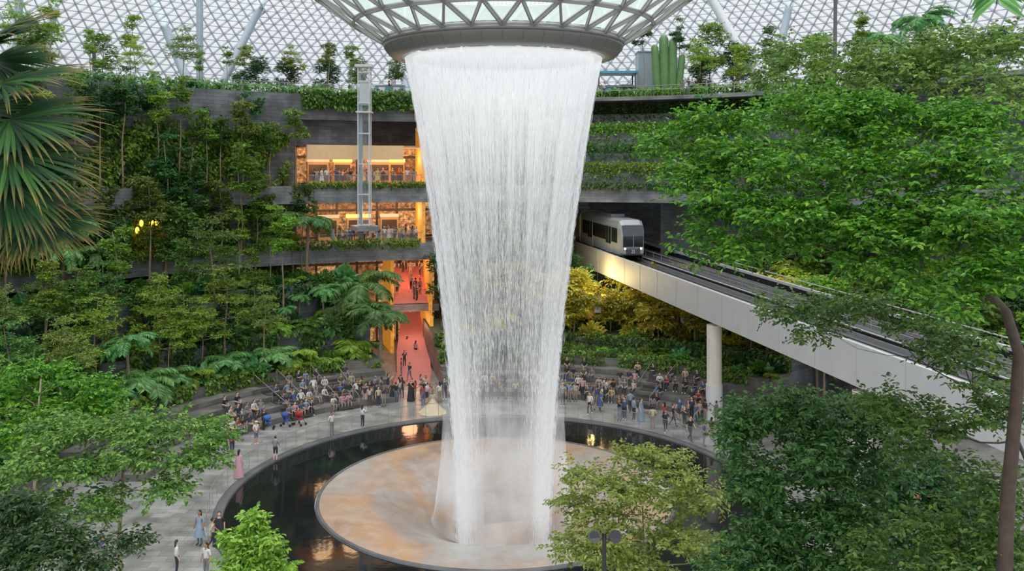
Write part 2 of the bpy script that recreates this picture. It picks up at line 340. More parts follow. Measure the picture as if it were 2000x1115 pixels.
def tree_meshes(name,trunk,tr,pads,ntw,kl,L,lmat,bmat,twl=0.5,nb=3,sub=0,f=.42):
    """branches grow from the nearest wood already there, so limbs fork naturally"""
    g=G(); T=[Vector(p) for p in trunk]; R=[tr*(1-.75*i/(len(T)-1)) for i in range(len(T))]
    R[0]*=1.25
    g.tube(T,R,8)
    zmin=min(c[2] for c,r in pads); nodes=[]
    for i in range(len(T)-1):
        for k in range(4):
            q=T[i].lerp(T[i+1],k/4); nodes.append((q,R[i]+(R[i+1]-R[i])*k/4))
    nodes.append((T[-1],R[-1])); nodes=[n for n in nodes if n[0].z>zmin-3.5] or nodes[-4:]
    leafpads=[]
    order=sorted(pads,key=lambda p:min((Vector(p[0])-n[0]).length for n in nodes))
    for (c,r) in order:
        sp=split([(c,r)],sub,f) if sub else [(c,r)]
        leafpads+=sp
        c=Vector(c); e=c-Vector((0,0,r[2]*.4))
        a,r0=min(nodes,key=lambda n:(n[0]-e).length+1.2*max(0,n[0].z-e.z+.1)+.02/(n[1]+.005))
        r0=min(r0*.7,tr*.5); ln=(e-a).length
        mid=a.lerp(e,.5)+Vector((random.uniform(-.1,.1)*ln,random.uniform(-.1,.1)*ln,-.06*ln))
        pts=[a,a.lerp(mid,.5)+Vector((0,0,-.02*ln)),mid,mid.lerp(e,.5)+Vector((0,0,.02*ln)),e]; rr=[r0,r0*.85,r0*.7,r0*.55,r0*.4]
        g.tube(pts,rr,6)
        for p_,q_ in list(zip(pts,rr))[1:]: nodes.append((p_,q_))
        targets=[Vector(q) for q,_ in sp] if sub else [e+Vector((math.cos(t_)*r[0]*.75,math.sin(t_)*r[1]*.75,random.uniform(-.2,.4)*r[2])) for t_ in [random.uniform(0,6.28) for _ in range(nb)]]
        for q in targets:
            s=pts[2].lerp(e,random.uniform(.4,1)); g.tube([s,s.lerp(q,.5)+Vector((0,0,-.04)),q],[rr[3]*.6,rr[3]*.4,rr[3]*.15],5)
    wm=g.mesh(name+'_wood',[bmat],True)
    V,F=pad_leaves([c for c,r in leafpads],[r for c,r in leafpads],ntw,kl,L,twl)
    return wm,npmesh(name+'_leaves',V,F,lmat)
def wob(h,n=9,amp=.15,lean=(0,0)):
    ph=random.uniform(0,6); return [(lean[0]*(i/(n-1))**1.5+amp*math.sin(ph+i*1.1)*(i/(n-1)),lean[1]*(i/(n-1))**1.5+amp*math.cos(ph*2+i*.9)*(i/(n-1)),h*i/(n-1)) for i in range(n)]
def place_tree(name,meshes,loc,scale=1,rz=0,label='',cat='tree',group=None,parts=('trunk','foliage')):
    e=link(name,None,None,loc,rz,scale); e.empty_display_size=.3
    link(parts[0],meshes[0],e)
    if len(meshes)>1 and meshes[1]: link(parts[1],meshes[1],e)
    tag(e,label,cat,group); return e

# ---------------------------------------------------------------- ground, pool, bowl
o=lathe('floor',[(15.9,0),(30,0),(60,0),(110,0)],M_pave,160); tag(o,kind='structure',label='grey stone paving of the plaza')
set_uv(o.data,lambda c,n:(c.x,c.y))
o=lathe('pool_basin',[(10.5,-.06),(15.45,-.06)],M_pool,160); tag(o,'ring of still black mirror water around a bowl','pool')
o2=lathe('coping',[(15.4,-.3),(15.4,.05),(15.5,.08),(15.88,.08),(15.95,.05),(15.95,-.3)],M_stone2,160); o2.parent=o
BR=10.3
def bowl_z(r): return -6.2*(1-min(r,BR)/BR)**2.5
prof=[(0.01,bowl_z(0))]+[(r,bowl_z(r)) for r in np.linspace(.6,BR,26)]
o=lathe('acrylic_bowl',prof,M_bowl,160); tag(o,'shallow translucent wet bowl with amber glow painted in, catching the falling water','water basin')
o2=lathe('rim',[(BR-.04,-.1),(BR-.04,.03),(BR+.02,.05),(BR+.1,.05),(BR+.14,.03),(BR+.18,-.2)],M_stone2,160); o2.parent=o

g=G(); n=60
for i in range(n+1):
    a=-5+ (205+5)*i/n; x,y=polar(16.2,a); g.tube([(x,y,0),(x,y,1.08)],.015,6)
post=g.obj('post_row',M_rail)
bal=bpy.data.objects.new('glass_balustrade',None); COL.objects.link(bal); bal.location=(CX,CY,0)
tag(bal,'clear glass balustrade with thin steel posts around the pool','railing')
gl=lathe('glass_panels',[(16.2,.08),(16.2,1.02)],M_glass,120,-5,205); hr=lathe('handrail',[(16.18,1.06),(16.22,1.06),(16.22,1.09),(16.18,1.09)],M_rail,120,-5,205,closed=True)
for q in (post,gl,hr):
    q.parent=bal; q.matrix_parent_inverse=Matrix.Translation((-CX,-CY,0))
post['kind']='stuff'

# ---------------------------------------------------------------- seating tiers
aPathL=ang(755,27); aPathR=ang(848,27)      # carpet corridor
TL0,TL1=aPathL+1.0,176; TR0,TR1=40,aPathR-1.0
for (a0,a1,g) in ((TL0,TL1,'seating tiers'),(TR0,TR1,'seating tiers')):
    for k in range(4):
        o=arc_block('seating_tier',21.5+1.4*k,21.5+1.4*(k+1)+(0.0),a0,a1,0,.42*(k+1),M_step); tag(o,'dark stone stepped seating curving around the plaza','stone steps',g)
    o=arc_block('garden_terrace',27.1,31,a0,(212 if a0>90 else a1),0,2.4,M_step,M_soil); tag(o,'low dark stone planting terrace full of shrubs','garden terrace','terraces')
    if a0>90:
        o=arc_block('garden_terrace',31,35,a0,212,0,4.8,M_stone,M_soil); tag(o,'stone faced planting terrace full of trees','garden terrace','terraces')
        o=arc_block('garden_terrace',35,39.5,a0+1,212,0,8.2,M_stone,M_soil); tag(o,'high stone faced planting terrace','garden terrace','terraces')
    else:
        o=arc_block('garden_terrace',31,40.8,a0,a1,0,3.4,M_stone,M_soil); tag(o,'planting terrace with palms painted in golden light','garden terrace','terraces')
def gz(x,y):
    r=math.hypot(x-CX,y-CY); a=math.degrees(math.atan2(y-CY,x-CX))%360
    if r>=42.5 and a<215: return 26.6
    left=TL0<=a<=212; right=TR0<=a<=TR1
    if not(left or right) : return 0
    if left:
        if r>=35: return 8.2 if a>=TL0+1 else 4.8
        if r>=31: return 4.8
        if r>=27.1: return 2.4
        if r>=21.5 and a<=TL1: return .42*(int((r-21.5)/1.4)+1)
    else:
        if r>=31: return 3.4
        if r>=27.1: return 2.4
        if r>=21.5: return .42*(int((r-21.5)/1.4)+1)
    return 0
def stairs(a,label):
    e=link('stairway',None,None,(*polar(21.5,a),0)); tag(e,label,'stairs')
    g=G(); 
    for k in range(8):
        r=21.2+.7*k; x,y=polar(r+.35,a); g.box((x,y,.105*(2*k+1)/2+.11),(.72,1.8,.22+.21*k),math.radians(a))
    q=g.obj('steps',M_step,e); q.matrix_parent_inverse=Matrix.Translation(e.location).inverted()
    for s in (-.95,.95):
        g=G(); da=math.degrees(s/24)
        p0=Vector((*polar(21.3,a+da),1.0)); p1=Vector((*polar(26.8,a+da),2.7))
        g.tube([p0,p1],.022,6); g.tube([p0,p0-Vector((0,0,.95))],.02,6); g.tube([p1,p1-Vector((0,0,.95))],.02,6); m=p0.lerp(p1,.5); g.tube([m,m-Vector((0,0,.9))],.02,6)
        q=g.obj('handrail',M_rail,e); q.matrix_parent_inverse=Matrix.Translation(e.location).inverted()
for px in (560,660): stairs(ang(px,23.5),'stone steps with slim steel handrails between tiers')
stairs(ang(1275,24),'stone steps with slim steel handrails between tiers')

# ---------------------------------------------------------------- terraced building
aOL,aOR=ang(600,40),ang(832,40)       # open shop sector
aTR=ang(1128,40); aTL=ang(1330,40); aMID=aTR+1.0
def st(o,l): tag(o,l,kind='structure'); return o
K=0
def trim(*a,**k):
    global K; K+=1
    return st(arc_block('trim_%d'%K,*a,**k),'dark stone terrace band')
def wall(side,*a,**k): return st(arc_block('wall_'+side,*a,**k),'dark stone wall')
trim(39.3,49,8,212,15.6,17.3,M_stone2)                  # level slab
trim(39.3,49,aOR-8,212,9.7,11.4,M_stone2)
trim(36.6,39.3,ang(735,38),ang(690,38),12.9,13.4,M_stone2)   # lift landing
trim(40,43,ang(765,40)-7,ang(755,40)+3,4.3,5.0,M_stone2)
wall('rear',49,49.6,87,212,0,26.6,M_stone)
wall('rear_east',49,49.6,-10,68,0,26.6,M_stone)
wall('tunnel_end',66,66.6,64,91,0,26.2,M_stone)
wall('upper_left',42,43,aOL+1,212,17.3,26.6,M_stone)
wall('upper_mid',42,43,aMID,aOL+1,24.0,26.6,M_stone)
wall('upper_fascia',43.5,43.9,ang(728,40),aOL+1,21.4,24.0,M_stone)
wall('upper_right',46.5,47.2,8,aMID,17.3,26.6,M_stone)
wall('left_recess',41.5,42.2,aOL+1,212,8.2,15.6,M_stone)
wall('planted_mid',41,41.8,aMID,aOR-2.5,0,24.0,M_stone)
wall('tunnel_side',44,44.6,8,aTR-11,0,15.6,M_stone)
wall('tunnel_flank',41.8,66,aMID+.3,aMID+.9,0,26.2,M_stone)
o=arc_block('floor_upper',42.4,78,0,214,26.2,26.6,M_stone2,M_pave); st(o,'upper canopy park deck')
def strip(name,pts,w,mat,label,cat,th=.03):
    g=G(); P=[Vector(p) for p in pts]; V=[];F=[]
    for i,p in enumerate(P):
        t=(P[min(i+1,len(P)-1)]-P[max(i-1,0)]); n=Vector((t.y,-t.x,0)).normalized()
        V+= [(p.x-n.x*w/2,p.y-n.y*w/2,p.z+th),(p.x+n.x*w/2,p.y+n.y*w/2,p.z+th),(p.x+n.x*w/2,p.y+n.y*w/2,p.z),(p.x-n.x*w/2,p.y-n.y*w/2,p.z)]
    for i in range(len(P)-1):
        b=4*i;c=b+4; F+=[(b,b+1,c+1,c),(b+1,b+2,c+2,c+1),(b+3,b,c,c+3)]
    g.add(V,F); o=g.obj(name,mat); tag(o,label,cat); return o
pa=ground(802,752)
strip('red_carpet',[(pa.x,pa.y,0.005),(-9.1,82,0.005),(-9.9,88,.8),(-10.7,98.5,3.2)],3.2,M_red,'coral red carpet ramp leading indoors','carpet')
strip('red_carpet',[(-10.6,91.2,5.05),(-11.2,94,6.2),(-12.0,98.6,8.6)],4.0,M_red,'coral red sloping carpet on the mezzanine','carpet')
for z0,z1,nm in ((0,9.7,'ground'),(11.4,15.6,'gallery'),(17.3,21.3,'upper_gallery')):
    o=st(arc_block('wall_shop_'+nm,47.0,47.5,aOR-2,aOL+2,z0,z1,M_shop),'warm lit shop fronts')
g=arc_block('floor_gallery',39.6,46.9,aOR-2,aOL+2,17.3,17.36,M_wood); st(g,'timber gallery floor')
o=arc_block('timber_fascia',40.0,40.4,ang(788,40),aOL,19.95,21.4,M_gold); tag(o,'lit timber fascia board over the gallery','fascia')
o=arc_block('gallery_ceiling',40.4,47,aOR-1,aOL,21.2,21.4,M_wood); tag(o,'timber gallery ceiling','ceiling panel')
for (ra,px,z0,z1) in ((39.6,822,17.36,23.5),(39.6,822,11.4,15.6),(39.6,836,4.0,9.7),(36,838,0,4.3),(40.5,760,0,9.7)):
    a=ang(px,ra+1); o=arc_block('amber_wall_panel',ra,46,a-.5,a,z0,z1,M_amber); tag(o,'glowing amber side wall with planting','wall panel','amber side panels')
for i,(px,z,w) in enumerate(((640,13.3,1.3),(700,13.3,1.6),(620,19,1.4),(668,19,1.2),(740,19,1.5),(775,19,1.0),(760,13.3,1.2))):
    x,y,a=hit(px,45.5); g=G(); zz=17.36 if z>17 else 11.42
    g.box((0,0,1.2),(w*1.6,.5,2.4)); g.box((0,-.28,1.25),(w*1.35,.05,1.7),m=1); g.box((0,-.3,2.55),(w*1.7,.1,.35),m=2)
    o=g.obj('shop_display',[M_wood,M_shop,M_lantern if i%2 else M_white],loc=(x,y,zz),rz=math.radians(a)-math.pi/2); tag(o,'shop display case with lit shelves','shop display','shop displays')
for z in (17.36,11.42):
    a0=ang(832,39.8); a1=aOL
    e=link('gallery_balustrade',None); tag(e,'clear glass balustrade along the gallery edge','railing','gallery balustrades')
    q=lathe('glass_panel',[(39.7,z),(39.7,z+1.0)],M_glass,20,a0,a1); q.parent=e
    q=lathe('handrail',[(39.67,z+1.0),(39.73,z+1.0),(39.73,z+1.06),(39.67,z+1.06)],M_rail,20,a0,a1,closed=True); q.parent=e
for px in (296,306,316,326,336,268,276):
    x,y,a=hit(px,39.7); g=G(); g.ell((0,0,-.3),(.17,.17,.3),0,10,6); g.tube([(0,0,0),(0,0,1.0)],.015,5,1)
    o=g.obj('paper_lantern',[M_lantern,M_black],loc=(x,y,14.6 if px!=268 else 14.0)); tag(o,'glowing yellow hanging lantern','lantern','hanging lanterns')
for k in range(4):
    o=arc_block('hedge_planter',40.2+1.5*k,41.7+1.5*k,aTL-26,aMID,17.3,18.6+2.1*k,M_stone,M_soil); tag(o,'stone planter holding a clipped hedge','planter','hedge planters')
for px in (1240,1330,1420):
    x,y,a=hit(px,42.6); g=G(); g.tube([(0,0,0),(0,0,9.4)],.4,14); g.tube([(0,0,0),(0,0,.4)],.55,14); g.tube([(0,0,9.1),(0,0,9.4)],.55,14)
    o=g.obj('round_column',M_cream,loc=(x,y,0),smooth=False); tag(o,'round cream concrete column below the terrace','column','undercroft columns')

# ---------------------------------------------------------------- roof
prof=[(13.5,31),(18,35),(26,39.5),(36,42.5),(46,43),(55,40.8),(62,36.5),(67,31.5),(71,26.6)]
NR=64
def resample(pr,n):
    P=np.array(pr); s=np.r_[0,np.cumsum(np.linalg.norm(np.diff(P,axis=0),axis=1))]; t=np.linspace(0,s[-1],n)
    x=np.interp(t,s,P[:,0]); y=np.interp(t,s,P[:,1])
    for _ in range(8):
        x[1:-1]=(x[:-2]+2*x[1:-1]+x[2:])/4; y[1:-1]=(y[:-2]+2*y[1:-1]+y[2:])/4
    return x,y
rx,rz_=resample(prof,NR); nu=280
A=np.arange(nu)*2*np.pi/nu
grid=np.zeros((NR,nu,3))
for j in range(NR):
    a=A+j*np.pi/nu; grid[j,:,0]=CX+rx[j]*np.cos(a); grid[j,:,1]=CY+rx[j]*np.sin(a); grid[j,:,2]=rz_[j]
P0=[];P1=[];Q0=[];Q1=[]
for j in range(NR):
    Q0.append(grid[j]);Q1.append(np.roll(grid[j],-1,0))
    if j<NR-1:
        P0.append(grid[j]);P1.append(grid[j+1]); P0.append(grid[j]);P1.append(np.roll(grid[j+1],1,0))
V,F=beams(np.concatenate(P0),np.concatenate(P1),.085,.24); V2,F2=beams(np.concatenate(Q0),np.concatenate(Q1),.05,.1)
o=link('roof_gridshell',npmesh('roof_gridshell',np.concatenate([V,V2]),np.concatenate([F,F2+len(V)]),M_roofsteel)); st(o,'triangulated steel lattice of the glass dome'); o['category']='roof'
fun=link('oculus_funnel',None,None,(CX+.4,CY,26.3)); tag(fun,'flared glass and steel funnel with grey ring around the oculus','roof funnel')
inv=Matrix.Translation((-(CX+.4),-CY,-26.3)); fc=(CX+.4,CY)
q=lathe('ring_fascia',[(6.95,26.25),(7.04,26.15),(6.98,26.0),(6.74,25.68),(6.6,25.56),(6.1,25.45),(5.9,25.5),(5.9,26.25)],M_ring,120,closed=True,center=fc); q.parent=fun; q.matrix_parent_inverse=inv
q=lathe('ring_lip',[(7.04,26.17),(7.12,26.25),(7.12,26.36),(7.0,26.36)],M_strutbrown,120,closed=True,center=fc); q.parent=fun; q.matrix_parent_inverse=inv
for i in range(40):
    a=2*math.pi*i/40; g=G()
    g.tube([(fc[0]+7.03*math.cos(a),fc[1]+7.03*math.sin(a),26.14),(fc[0]+6.98*math.cos(a),fc[1]+6.98*math.sin(a),26.0),(fc[0]+6.75*math.cos(a),fc[1]+6.75*math.sin(a),25.7)],.012,4)
    q=g.obj('fascia_joint',M_dsteel,fun); q.matrix_parent_inverse=inv
fp=[(7.05,26.35),(8.75,27.35),(11.0,28.95),(13.6,31.0)]; nf=28; rows=[]
for j,(r,z) in enumerate(fp):
    a=np.arange(nf)*2*np.pi/nf+(j%2)*np.pi/nf; rows.append(np.stack([fc[0]+r*np.cos(a),fc[1]+r*np.sin(a),np.full(nf,z)],1))
for off,w,mat,nm in ((0.0,.09,M_strutbrown,'funnel_members'),(0.16,.15,M_white,'upper_flanges')):
    P0=[];P1=[]
    for j in range(4):
        R=rows[j]+np.array([0,0,off]); P0.append(R);P1.append(np.roll(R,-1,0))
        if j<3:
            R2=rows[j+1]+np.array([0,0,off]); P0.append(R);P1.append(R2); P0.append(R);P1.append(np.roll(R2,1 if j%2==0 else -1,0))
    V,F=beams(np.concatenate(P0),np.concatenate(P1),w,.18 if off==0 else .06); q=link(nm,npmesh(nm,V,F,mat),fun); q.matrix_parent_inverse=inv
q=lathe('glass_panes',[(7.05,26.6),(8.75,27.6),(11,29.2),(13.6,31.25)],M_pane,96,center=fc); q.parent=fun; q.matrix_parent_inverse=inv
def strut(p0,p1,r,mat,label):
    g=G(); g.tube([p0,Vector(p0).lerp(Vector(p1),.06),Vector(p0).lerp(Vector(p1),.94),p1],[r*.55,r,r,r*.55],14); o=g.obj('steel_strut',mat,smooth=True); tag(o,label,'column','roof struts')
for (b,t,d0,d1,r,m) in (((382,205),(288,-30),98,104,.52,M_blue),((418,175),(530,-30),98,106,.44,M_blue),((390,200),(390,-30),96,97,.38,M_blue),((803,215),(772,105),99,104,.4,M_blue),
    ((1500,215),(1380,-20),98,104,.52,M_steel),((1502,205),(1548,-20),98,103,.44,M_blue),((185,205),(183,60),99,99,.2,M_dsteel),((30,200),(38,-20),88,90,.4,M_blue),((75,190),(115,-20),90,94,.34,M_blue),((1630,200),(1632,-20),96,98,.2,M_dsteel)):
    p0=spot(b[0],b[1],d0); p0.z=26.6; strut(p0,spot(t[0],t[1],d1),r,m,'slanting blue-grey steel roof strut' if m!=M_steel else 'slanting white steel roof strut')

# ---------------------------------------------------------------- waterfall
wp=[(25.45,5.80),(24.6,5.62),(22.9,5.28),(19.9,4.78),(16.9,4.32),(13.9,3.92),(10.8,3.56),(7.8,3.26),(4.8,3.02),(1.8,2.84),(-1.0,2.72),(-3.0,2.65)]
wz=np.array([p[0] for p in wp])[::-1]; wr=np.array([p[1] for p in wp])[::-1]
def rad(z): return np.interp(z,wz,wr)
ZB=bowl_z(2.65)-.02
WX=CX+.4
fall=link('waterfall',None,None,(WX,CY,0)); tag(fall,'round curtain of white water falling from the oculus','waterfall')
S1=[(0.0,.7),(0.04,.55),(0.1,.26),(0.25,.12),(0.5,.08),(0.75,.10),(1.0,.12)]
S2=[(0.0,.6),(0.04,.45),(0.1,.2),(0.5,.08),(0.8,.10),(1.0,.12)]
S3=[(0.0,0.0),(.3,.14),(.55,.36),(.75,.48),(.9,.34),(1.0,0.0)]
ST=[(0,0),(.3,.06),(.55,.22),(.75,.5),(1,.8)]
for k,(dr,su,sv,lo,hi,am,S,mn,zt) in enumerate(((0,900,5,.72,1.16,.72,S1,.04,25.45),(-.45,640,7,.74,1.2,.6,S2,.03,25.45),(.35,7,3,.95,1.55,.62,S3,.0,11.0))):
    nv=60;nuu=160; V=[];F=[];uv=[]
    for j in range(nv+1):
        t_=j/nv; z=zt+(ZB-zt)*t_; r=float(rad(z))+(dr*(1-.3*t_) if k<2 else .25+t_**2*1.5)
        if k==2 : z=max(z,bowl_z(r)+.06)
        for i in range(nuu+1): 
            a=2*math.pi*i/nuu; V.append((r*math.cos(a),r*math.sin(a),z)); uv.append((i/nuu,t_))
    for j in range(nv):
        for i in range(nuu): b=j*(nuu+1)+i; F.append((b,b+nuu+1,b+nuu+2,b+1))
    nm='water_sheet' if k<2 else 'mist_veil'
    me=bpy.data.meshes.new(nm); me.from_pydata(V,[],F); me.materials.append(watermat('falling_water_%d'%k,su,sv,lo,hi,am,3.1*k+1,S,mn,detail=5 if k<2 else 2,strand=ST if k<2 else None))
    L=me.uv_layers.new(name='UVMap'); li=np.zeros(len(me.loops),int); me.loops.foreach_get('vertex_index',li); L.data.foreach_set('uv',np.array(uv)[li].ravel())
    me.polygons.foreach_set('use_smooth',[True]*len(F)); me.update(); link(nm,me,fall)
nd=36000
z=25.3-(25.3-ZB)*rng.random(nd)**1.0; a=rng.random(nd)*2*np.pi; cl=np.floor(rng.random(nd)*360)/360*2*np.pi; a=np.where(rng.random(nd)<.4,cl+rng.normal(size=nd)*.004,a)
keep=(z>8)|(np.abs(np.cos(a))**3>rng.random(nd)*np.clip((8-z)/7,0,1)); z=z[keep];a=a[keep];nd=len(z)
off=rng.normal(size=nd)*(.03+.003*(25.4-z)); r=rad(z)+off; P=np.stack([r*np.cos(a),r*np.sin(a),z],1); ln=.2+.6*rng.random(nd); z2=np.maximum(z-ln,ZB)
rB=rad(z2)+off; Q=np.stack([rB*np.cos(a),rB*np.sin(a),z2],1); w=.002+.006*rng.random(nd)
X=np.array([1,0,0]);Y=np.array([0,1,0]); m=(P*.35+Q*.65)
V=np.stack([P,m+X*w[:,None],m+Y*w[:,None],m-X*w[:,None],m-Y*w[:,None],Q],1).reshape(-1,3)
T=np.array([[0,1,2],[0,2,3],[0,3,4],[0,4,1],[5,2,1],[5,3,2],[5,4,3],[5,1,4]]); F=((np.arange(nd)*6)[:,None,None]+T[None]).reshape(-1,3)
M_drop=simple('white_water_drops',(236,239,242),0.3,var=0.02,emit=(245,248,255),es=.05)  # drops carry a faint added glow as well
o=link('water_drops',npmesh('water_drops',V,F,M_drop),fall); o['kind']='stuff'

# ---------------------------------------------------------------- viaduct & train
def pline(d): return (15.05+(64.7-d)*.2236, d, 9.9+(d-64.7)*.0247)
PATH=[Vector(pline(116-2.0*k)) for k in range(53)]
def frame(i):
    t=(PATH[min(i+1,len(PATH)-1)]-PATH[max(i-1,0)]); t.z=0; t.normalize(); return t,Vector((-t.y,t.x,0))
def sweep(profile,mat,name,parent=None,closed=True):
    V=[];F=[];k=len(profile); n_=len(PATH)
    for i in range(n_):
        t,n=frame(i)
        for s,z in profile: p=PATH[i]+n*s; V.append((p.x,p.y,p.z+z))
    for i in range(n_-1):
        for j in range(k if closed else k-1): j2=(j+1)%k; F.append((i*k+j,(i+1)*k+j,(i+1)*k+j2,i*k+j2))
    if closed: F.append(tuple(range(k-1,-1,-1))); F.append(tuple((n_-1)*k+j for j in range(k)))
    g=G(); g.add(V,F); return g.obj(name,mat,parent)
via=link('viaduct',None,None,(15.5,64,0)); tag(via,'pale concrete train viaduct with twin dark tracks','train track'); vinv=Matrix.Translation(via.location).inverted()
parts=[]
parts.append(sweep([(0,0),(.22,0),(.22,-.95),(3.4,-.95),(3.4,-.3),(4.1,-.3),(4.1,-.95),(7.3,-.95),(7.3,.1),(7.55,.1),(7.55,-2.3),(6.6,-2.7),(1.2,-2.7),(0,-2.35)],M_conc,'girder'))
parts.append(sweep([(.23,-.94),(3.39,-.94),(3.39,-.9),(.23,-.9)],M_trackbed,'track_bed')); parts.append(sweep([(4.11,-.94),(7.29,-.94),(7.29,-.9),(4.11,-.9)],M_trackbed,'track_bed'))
for s in (.22,3.34,4.1,7.24): parts.append(sweep([(s,-.92),(s+.06,-.92),(s+.06,-.1 if s in (.22,7.24) else -.36),(s,-.1 if s in (.22,7.24) else -.36)],M_trackbed,'parapet_lining'))
parts.append(sweep([(3.5,-.3),(4.0,-.3),(4.0,-.27),(3.5,-.27)],M_dsteel,'walkway'))
for c in (1.8,5.7):
    for s in (-.95,.95):
        parts.append(sweep([(c+s-.16,-.9),(c+s+.16,-.9),(c+s+.16,-.72),(c+s-.16,-.72)],M_dsteel,'running_plinth'))
    parts.append(sweep([(c-.05,-.9),(c+.05,-.9),(c+.05,-.54),(c-.05,-.54)],M_rail,'guide_rail'))
    parts.append(sweep([(c+1.35,-.9),(c+1.4,-.9),(c+1.4,-.5),(c+1.35,-.5)],M_rail,'power_rail'))
parts.append(sweep([(3.72,.3),(3.76,.3),(3.76,.35),(3.72,.35)],M_rail,'handrail'))
parts.append(sweep([(7.4,.5),(7.46,.5),(7.46,.56),(7.4,.56)],M_conc,'handrail'))
g=G()
for i in range(0,len(PATH),1):
    t,n=frame(i)
    p=PATH[i]+n*3.74; g.tube([p+Vector((0,0,-.3)),p+Vector((0,0,.32))],.02,5)
    p=PATH[i]+n*7.43; g.tube([p,p+Vector((0,0,.52))],.02,5)
q=g.obj('handrail_posts',M_rail); q['kind']='stuff'; parts.append(q)
for i in range(12,len(PATH),2):
    t,n=frame(i); p=PATH[i]-n*.004; g=G(); g.box((p.x,p.y,p.z-1.15),(.025,.03,2.2),math.atan2(n.y,n.x)+math.pi/2)
    parts.append(g.obj('panel_joint',M_joint))
for q in parts: q.parent=via; q.matrix_parent_inverse=vinv
for (x,y) in ((15.4,65.3),(19.6,48.3)):
    i=min(range(len(PATH)),key=lambda k:abs(PATH[k].y-y)); t,n=frame(i); p=PATH[i]+n*1.4; 
    g=G(); g.tube([(0,0,0),(0,0,2.8)],[.62,.62],20); g.tube([(0,0,2.8),(0,0,PATH[i].z-2.66)],[.56,.56],20,1)
    o=g.obj('viaduct_pier',[M_white,M_cream],loc=(p.x-.9,p.y,0),smooth=False); tag(o,'round cream concrete pier carrying the viaduct','column','viaduct piers')
x_,y_,z_=pline(86.5); fwd=Vector((.2236,-1,0)).normalized(); nn_=Vector((-fwd.y,fwd.x,0))
p=Vector((x_,y_,z_))+nn_*1.8
train=link('train',None,None,(p.x,p.y,p.z-.72),scale=(.98,1.14,1.2)); tag(train,'silver-grey driverless train with dark windows on the viaduct','train')
train.rotation_euler=(.024,0,math.atan2(fwd.y,fwd.x)+math.pi/2)
def sec(y,w,h0,h1,ch=.35):
    return [(-w,y,h0+.15),(-w+.12,y,h0),(w-.12,y,h0),(w,y,h0+.15),(w,y,h1-ch*1.6),(w-ch*.5,y,h1-ch*.4),(w-ch*1.4,y,h1),(-w+ch*1.4,y,h1),(-w+ch*.5,y,h1-ch*.4),(-w,y,h1-ch*1.6)]
def car(parent,y0,y1,nose):
    g=G(); S=[sec(y0,1.38,.55,3.55)] if not nose else [sec(y0,1.12,.75,2.3,.2),sec(y0+.25,1.26,.6,3.15,.3),sec(y0+.7,1.38,.55,3.5)]
    S+=[sec(y1,1.38,.55,3.55)]; V=[v for s in S for v in s]; k=10; F=[]
    for a in range(len(S)-1):
        for j in range(k): F.append((a*k+j,a*k+(j+1)%k,(a+1)*k+(j+1)%k,(a+1)*k+j))
    F.append(tuple(range(k-1,-1,-1))); F.append(tuple((len(S)-1)*k+j for j in range(k))); g.add(V,F); g.obj('body',M_train,parent)
    for s in (-1,1):
        g=G(); g.box((s*1.385,(y0+y1)/2+.2,2.2),(.04,(y1-y0)-1.1,1.2)); g.obj('side_window',M_carglass,parent)
        for dy in (3.0,8.4):
            if dy+1>y1-y0: continue
            g=G(); g.box((s*1.395,y0+dy,1.75),(.05,1.5,2.2)); d=g.obj('door',M_train,parent)
            g=G(); 
            for q in (-.37,.37): g.box((s*1.425,y0+dy+q,2.1),(.02,.66,1.45))
            g.obj('door_window',M_carglass,d)
        g=G(); g.box((s*1.3,(y0+y1)/2,.42),(.12,(y1-y0)-1.2,.35)); g.obj('side_skirt',M_dsteel,parent)
    for wy in (2.2,(y1-y0)-2.2):
        for s in (-.95,.95):
            g=G(); g.tube([(s-.14,y0+wy,.42),(s+.14,y0+wy,.42)],.42,18); g.tube([(s-.16,y0+wy,.42),(s+.16,y0+wy,.42)],.18,12); g.obj('wheel',M_black,parent)
    g=G(); g.box((0,(y0+y1)/2,3.62),(1.5,3.2,.25)); g.obj('roof_unit',M_rail,parent)
car(train,0,11.2,True); car(train,11.9,20.5,False)
g=G(); g.box((0,11.55,2),(2.2,.8,2.6)); g.obj('gangway',M_black,train)
g=G(); g.add([(-1.05,-.04,1.3),(1.05,-.04,1.3),(1.08,-.04,2.22),(-1.08,-.04,2.22)],[(0,1,2,3)]); g.add([(-1.08,-.04,2.22),(1.08,-.04,2.22),(1.14,.2,3.1),(-1.14,.2,3.1)],[(0,1,2,3)]); g.obj('windscreen',M_carglass,train)
g=G(); g.box((0,-.07,1.85),(.05,.03,1.1)); g.box((0,-.07,1.3),(2.1,.03,.05)); g.obj('windscreen_frame',M_train,train)
g=G(); g.box((0,-.02,.95),(1.5,.06,.42)); g.obj('bumper',M_dsteel,train)
MH=simple('headlight_glow',(255,250,235),.3,emit=(255,250,230),es=2.0)
for s in (-.85,.85):
    g=G(); g.tube([(s,-.06,1.2),(s,.05,1.2)],.1,12); g.obj('headlight',MH,train)
tx=bpy.data.curves.new('number','FONT'); tx.body='25'; tx.size=.42; tx.align_x='CENTER'; tx.extrude=.01; tx.materials.append(M_white)
tmp=bpy.data.objects.new('tmp',tx); COL.objects.link(tmp); bpy.context.view_layer.update(); me=bpy.data.meshes.new_from_object(tmp.evaluated_get(bpy.context.evaluated_depsgraph_get())); bpy.data.objects.remove(tmp)
q=link('number_marking',me,train,(0,-.06,.81)); q.rotation_euler[0]=math.pi/2

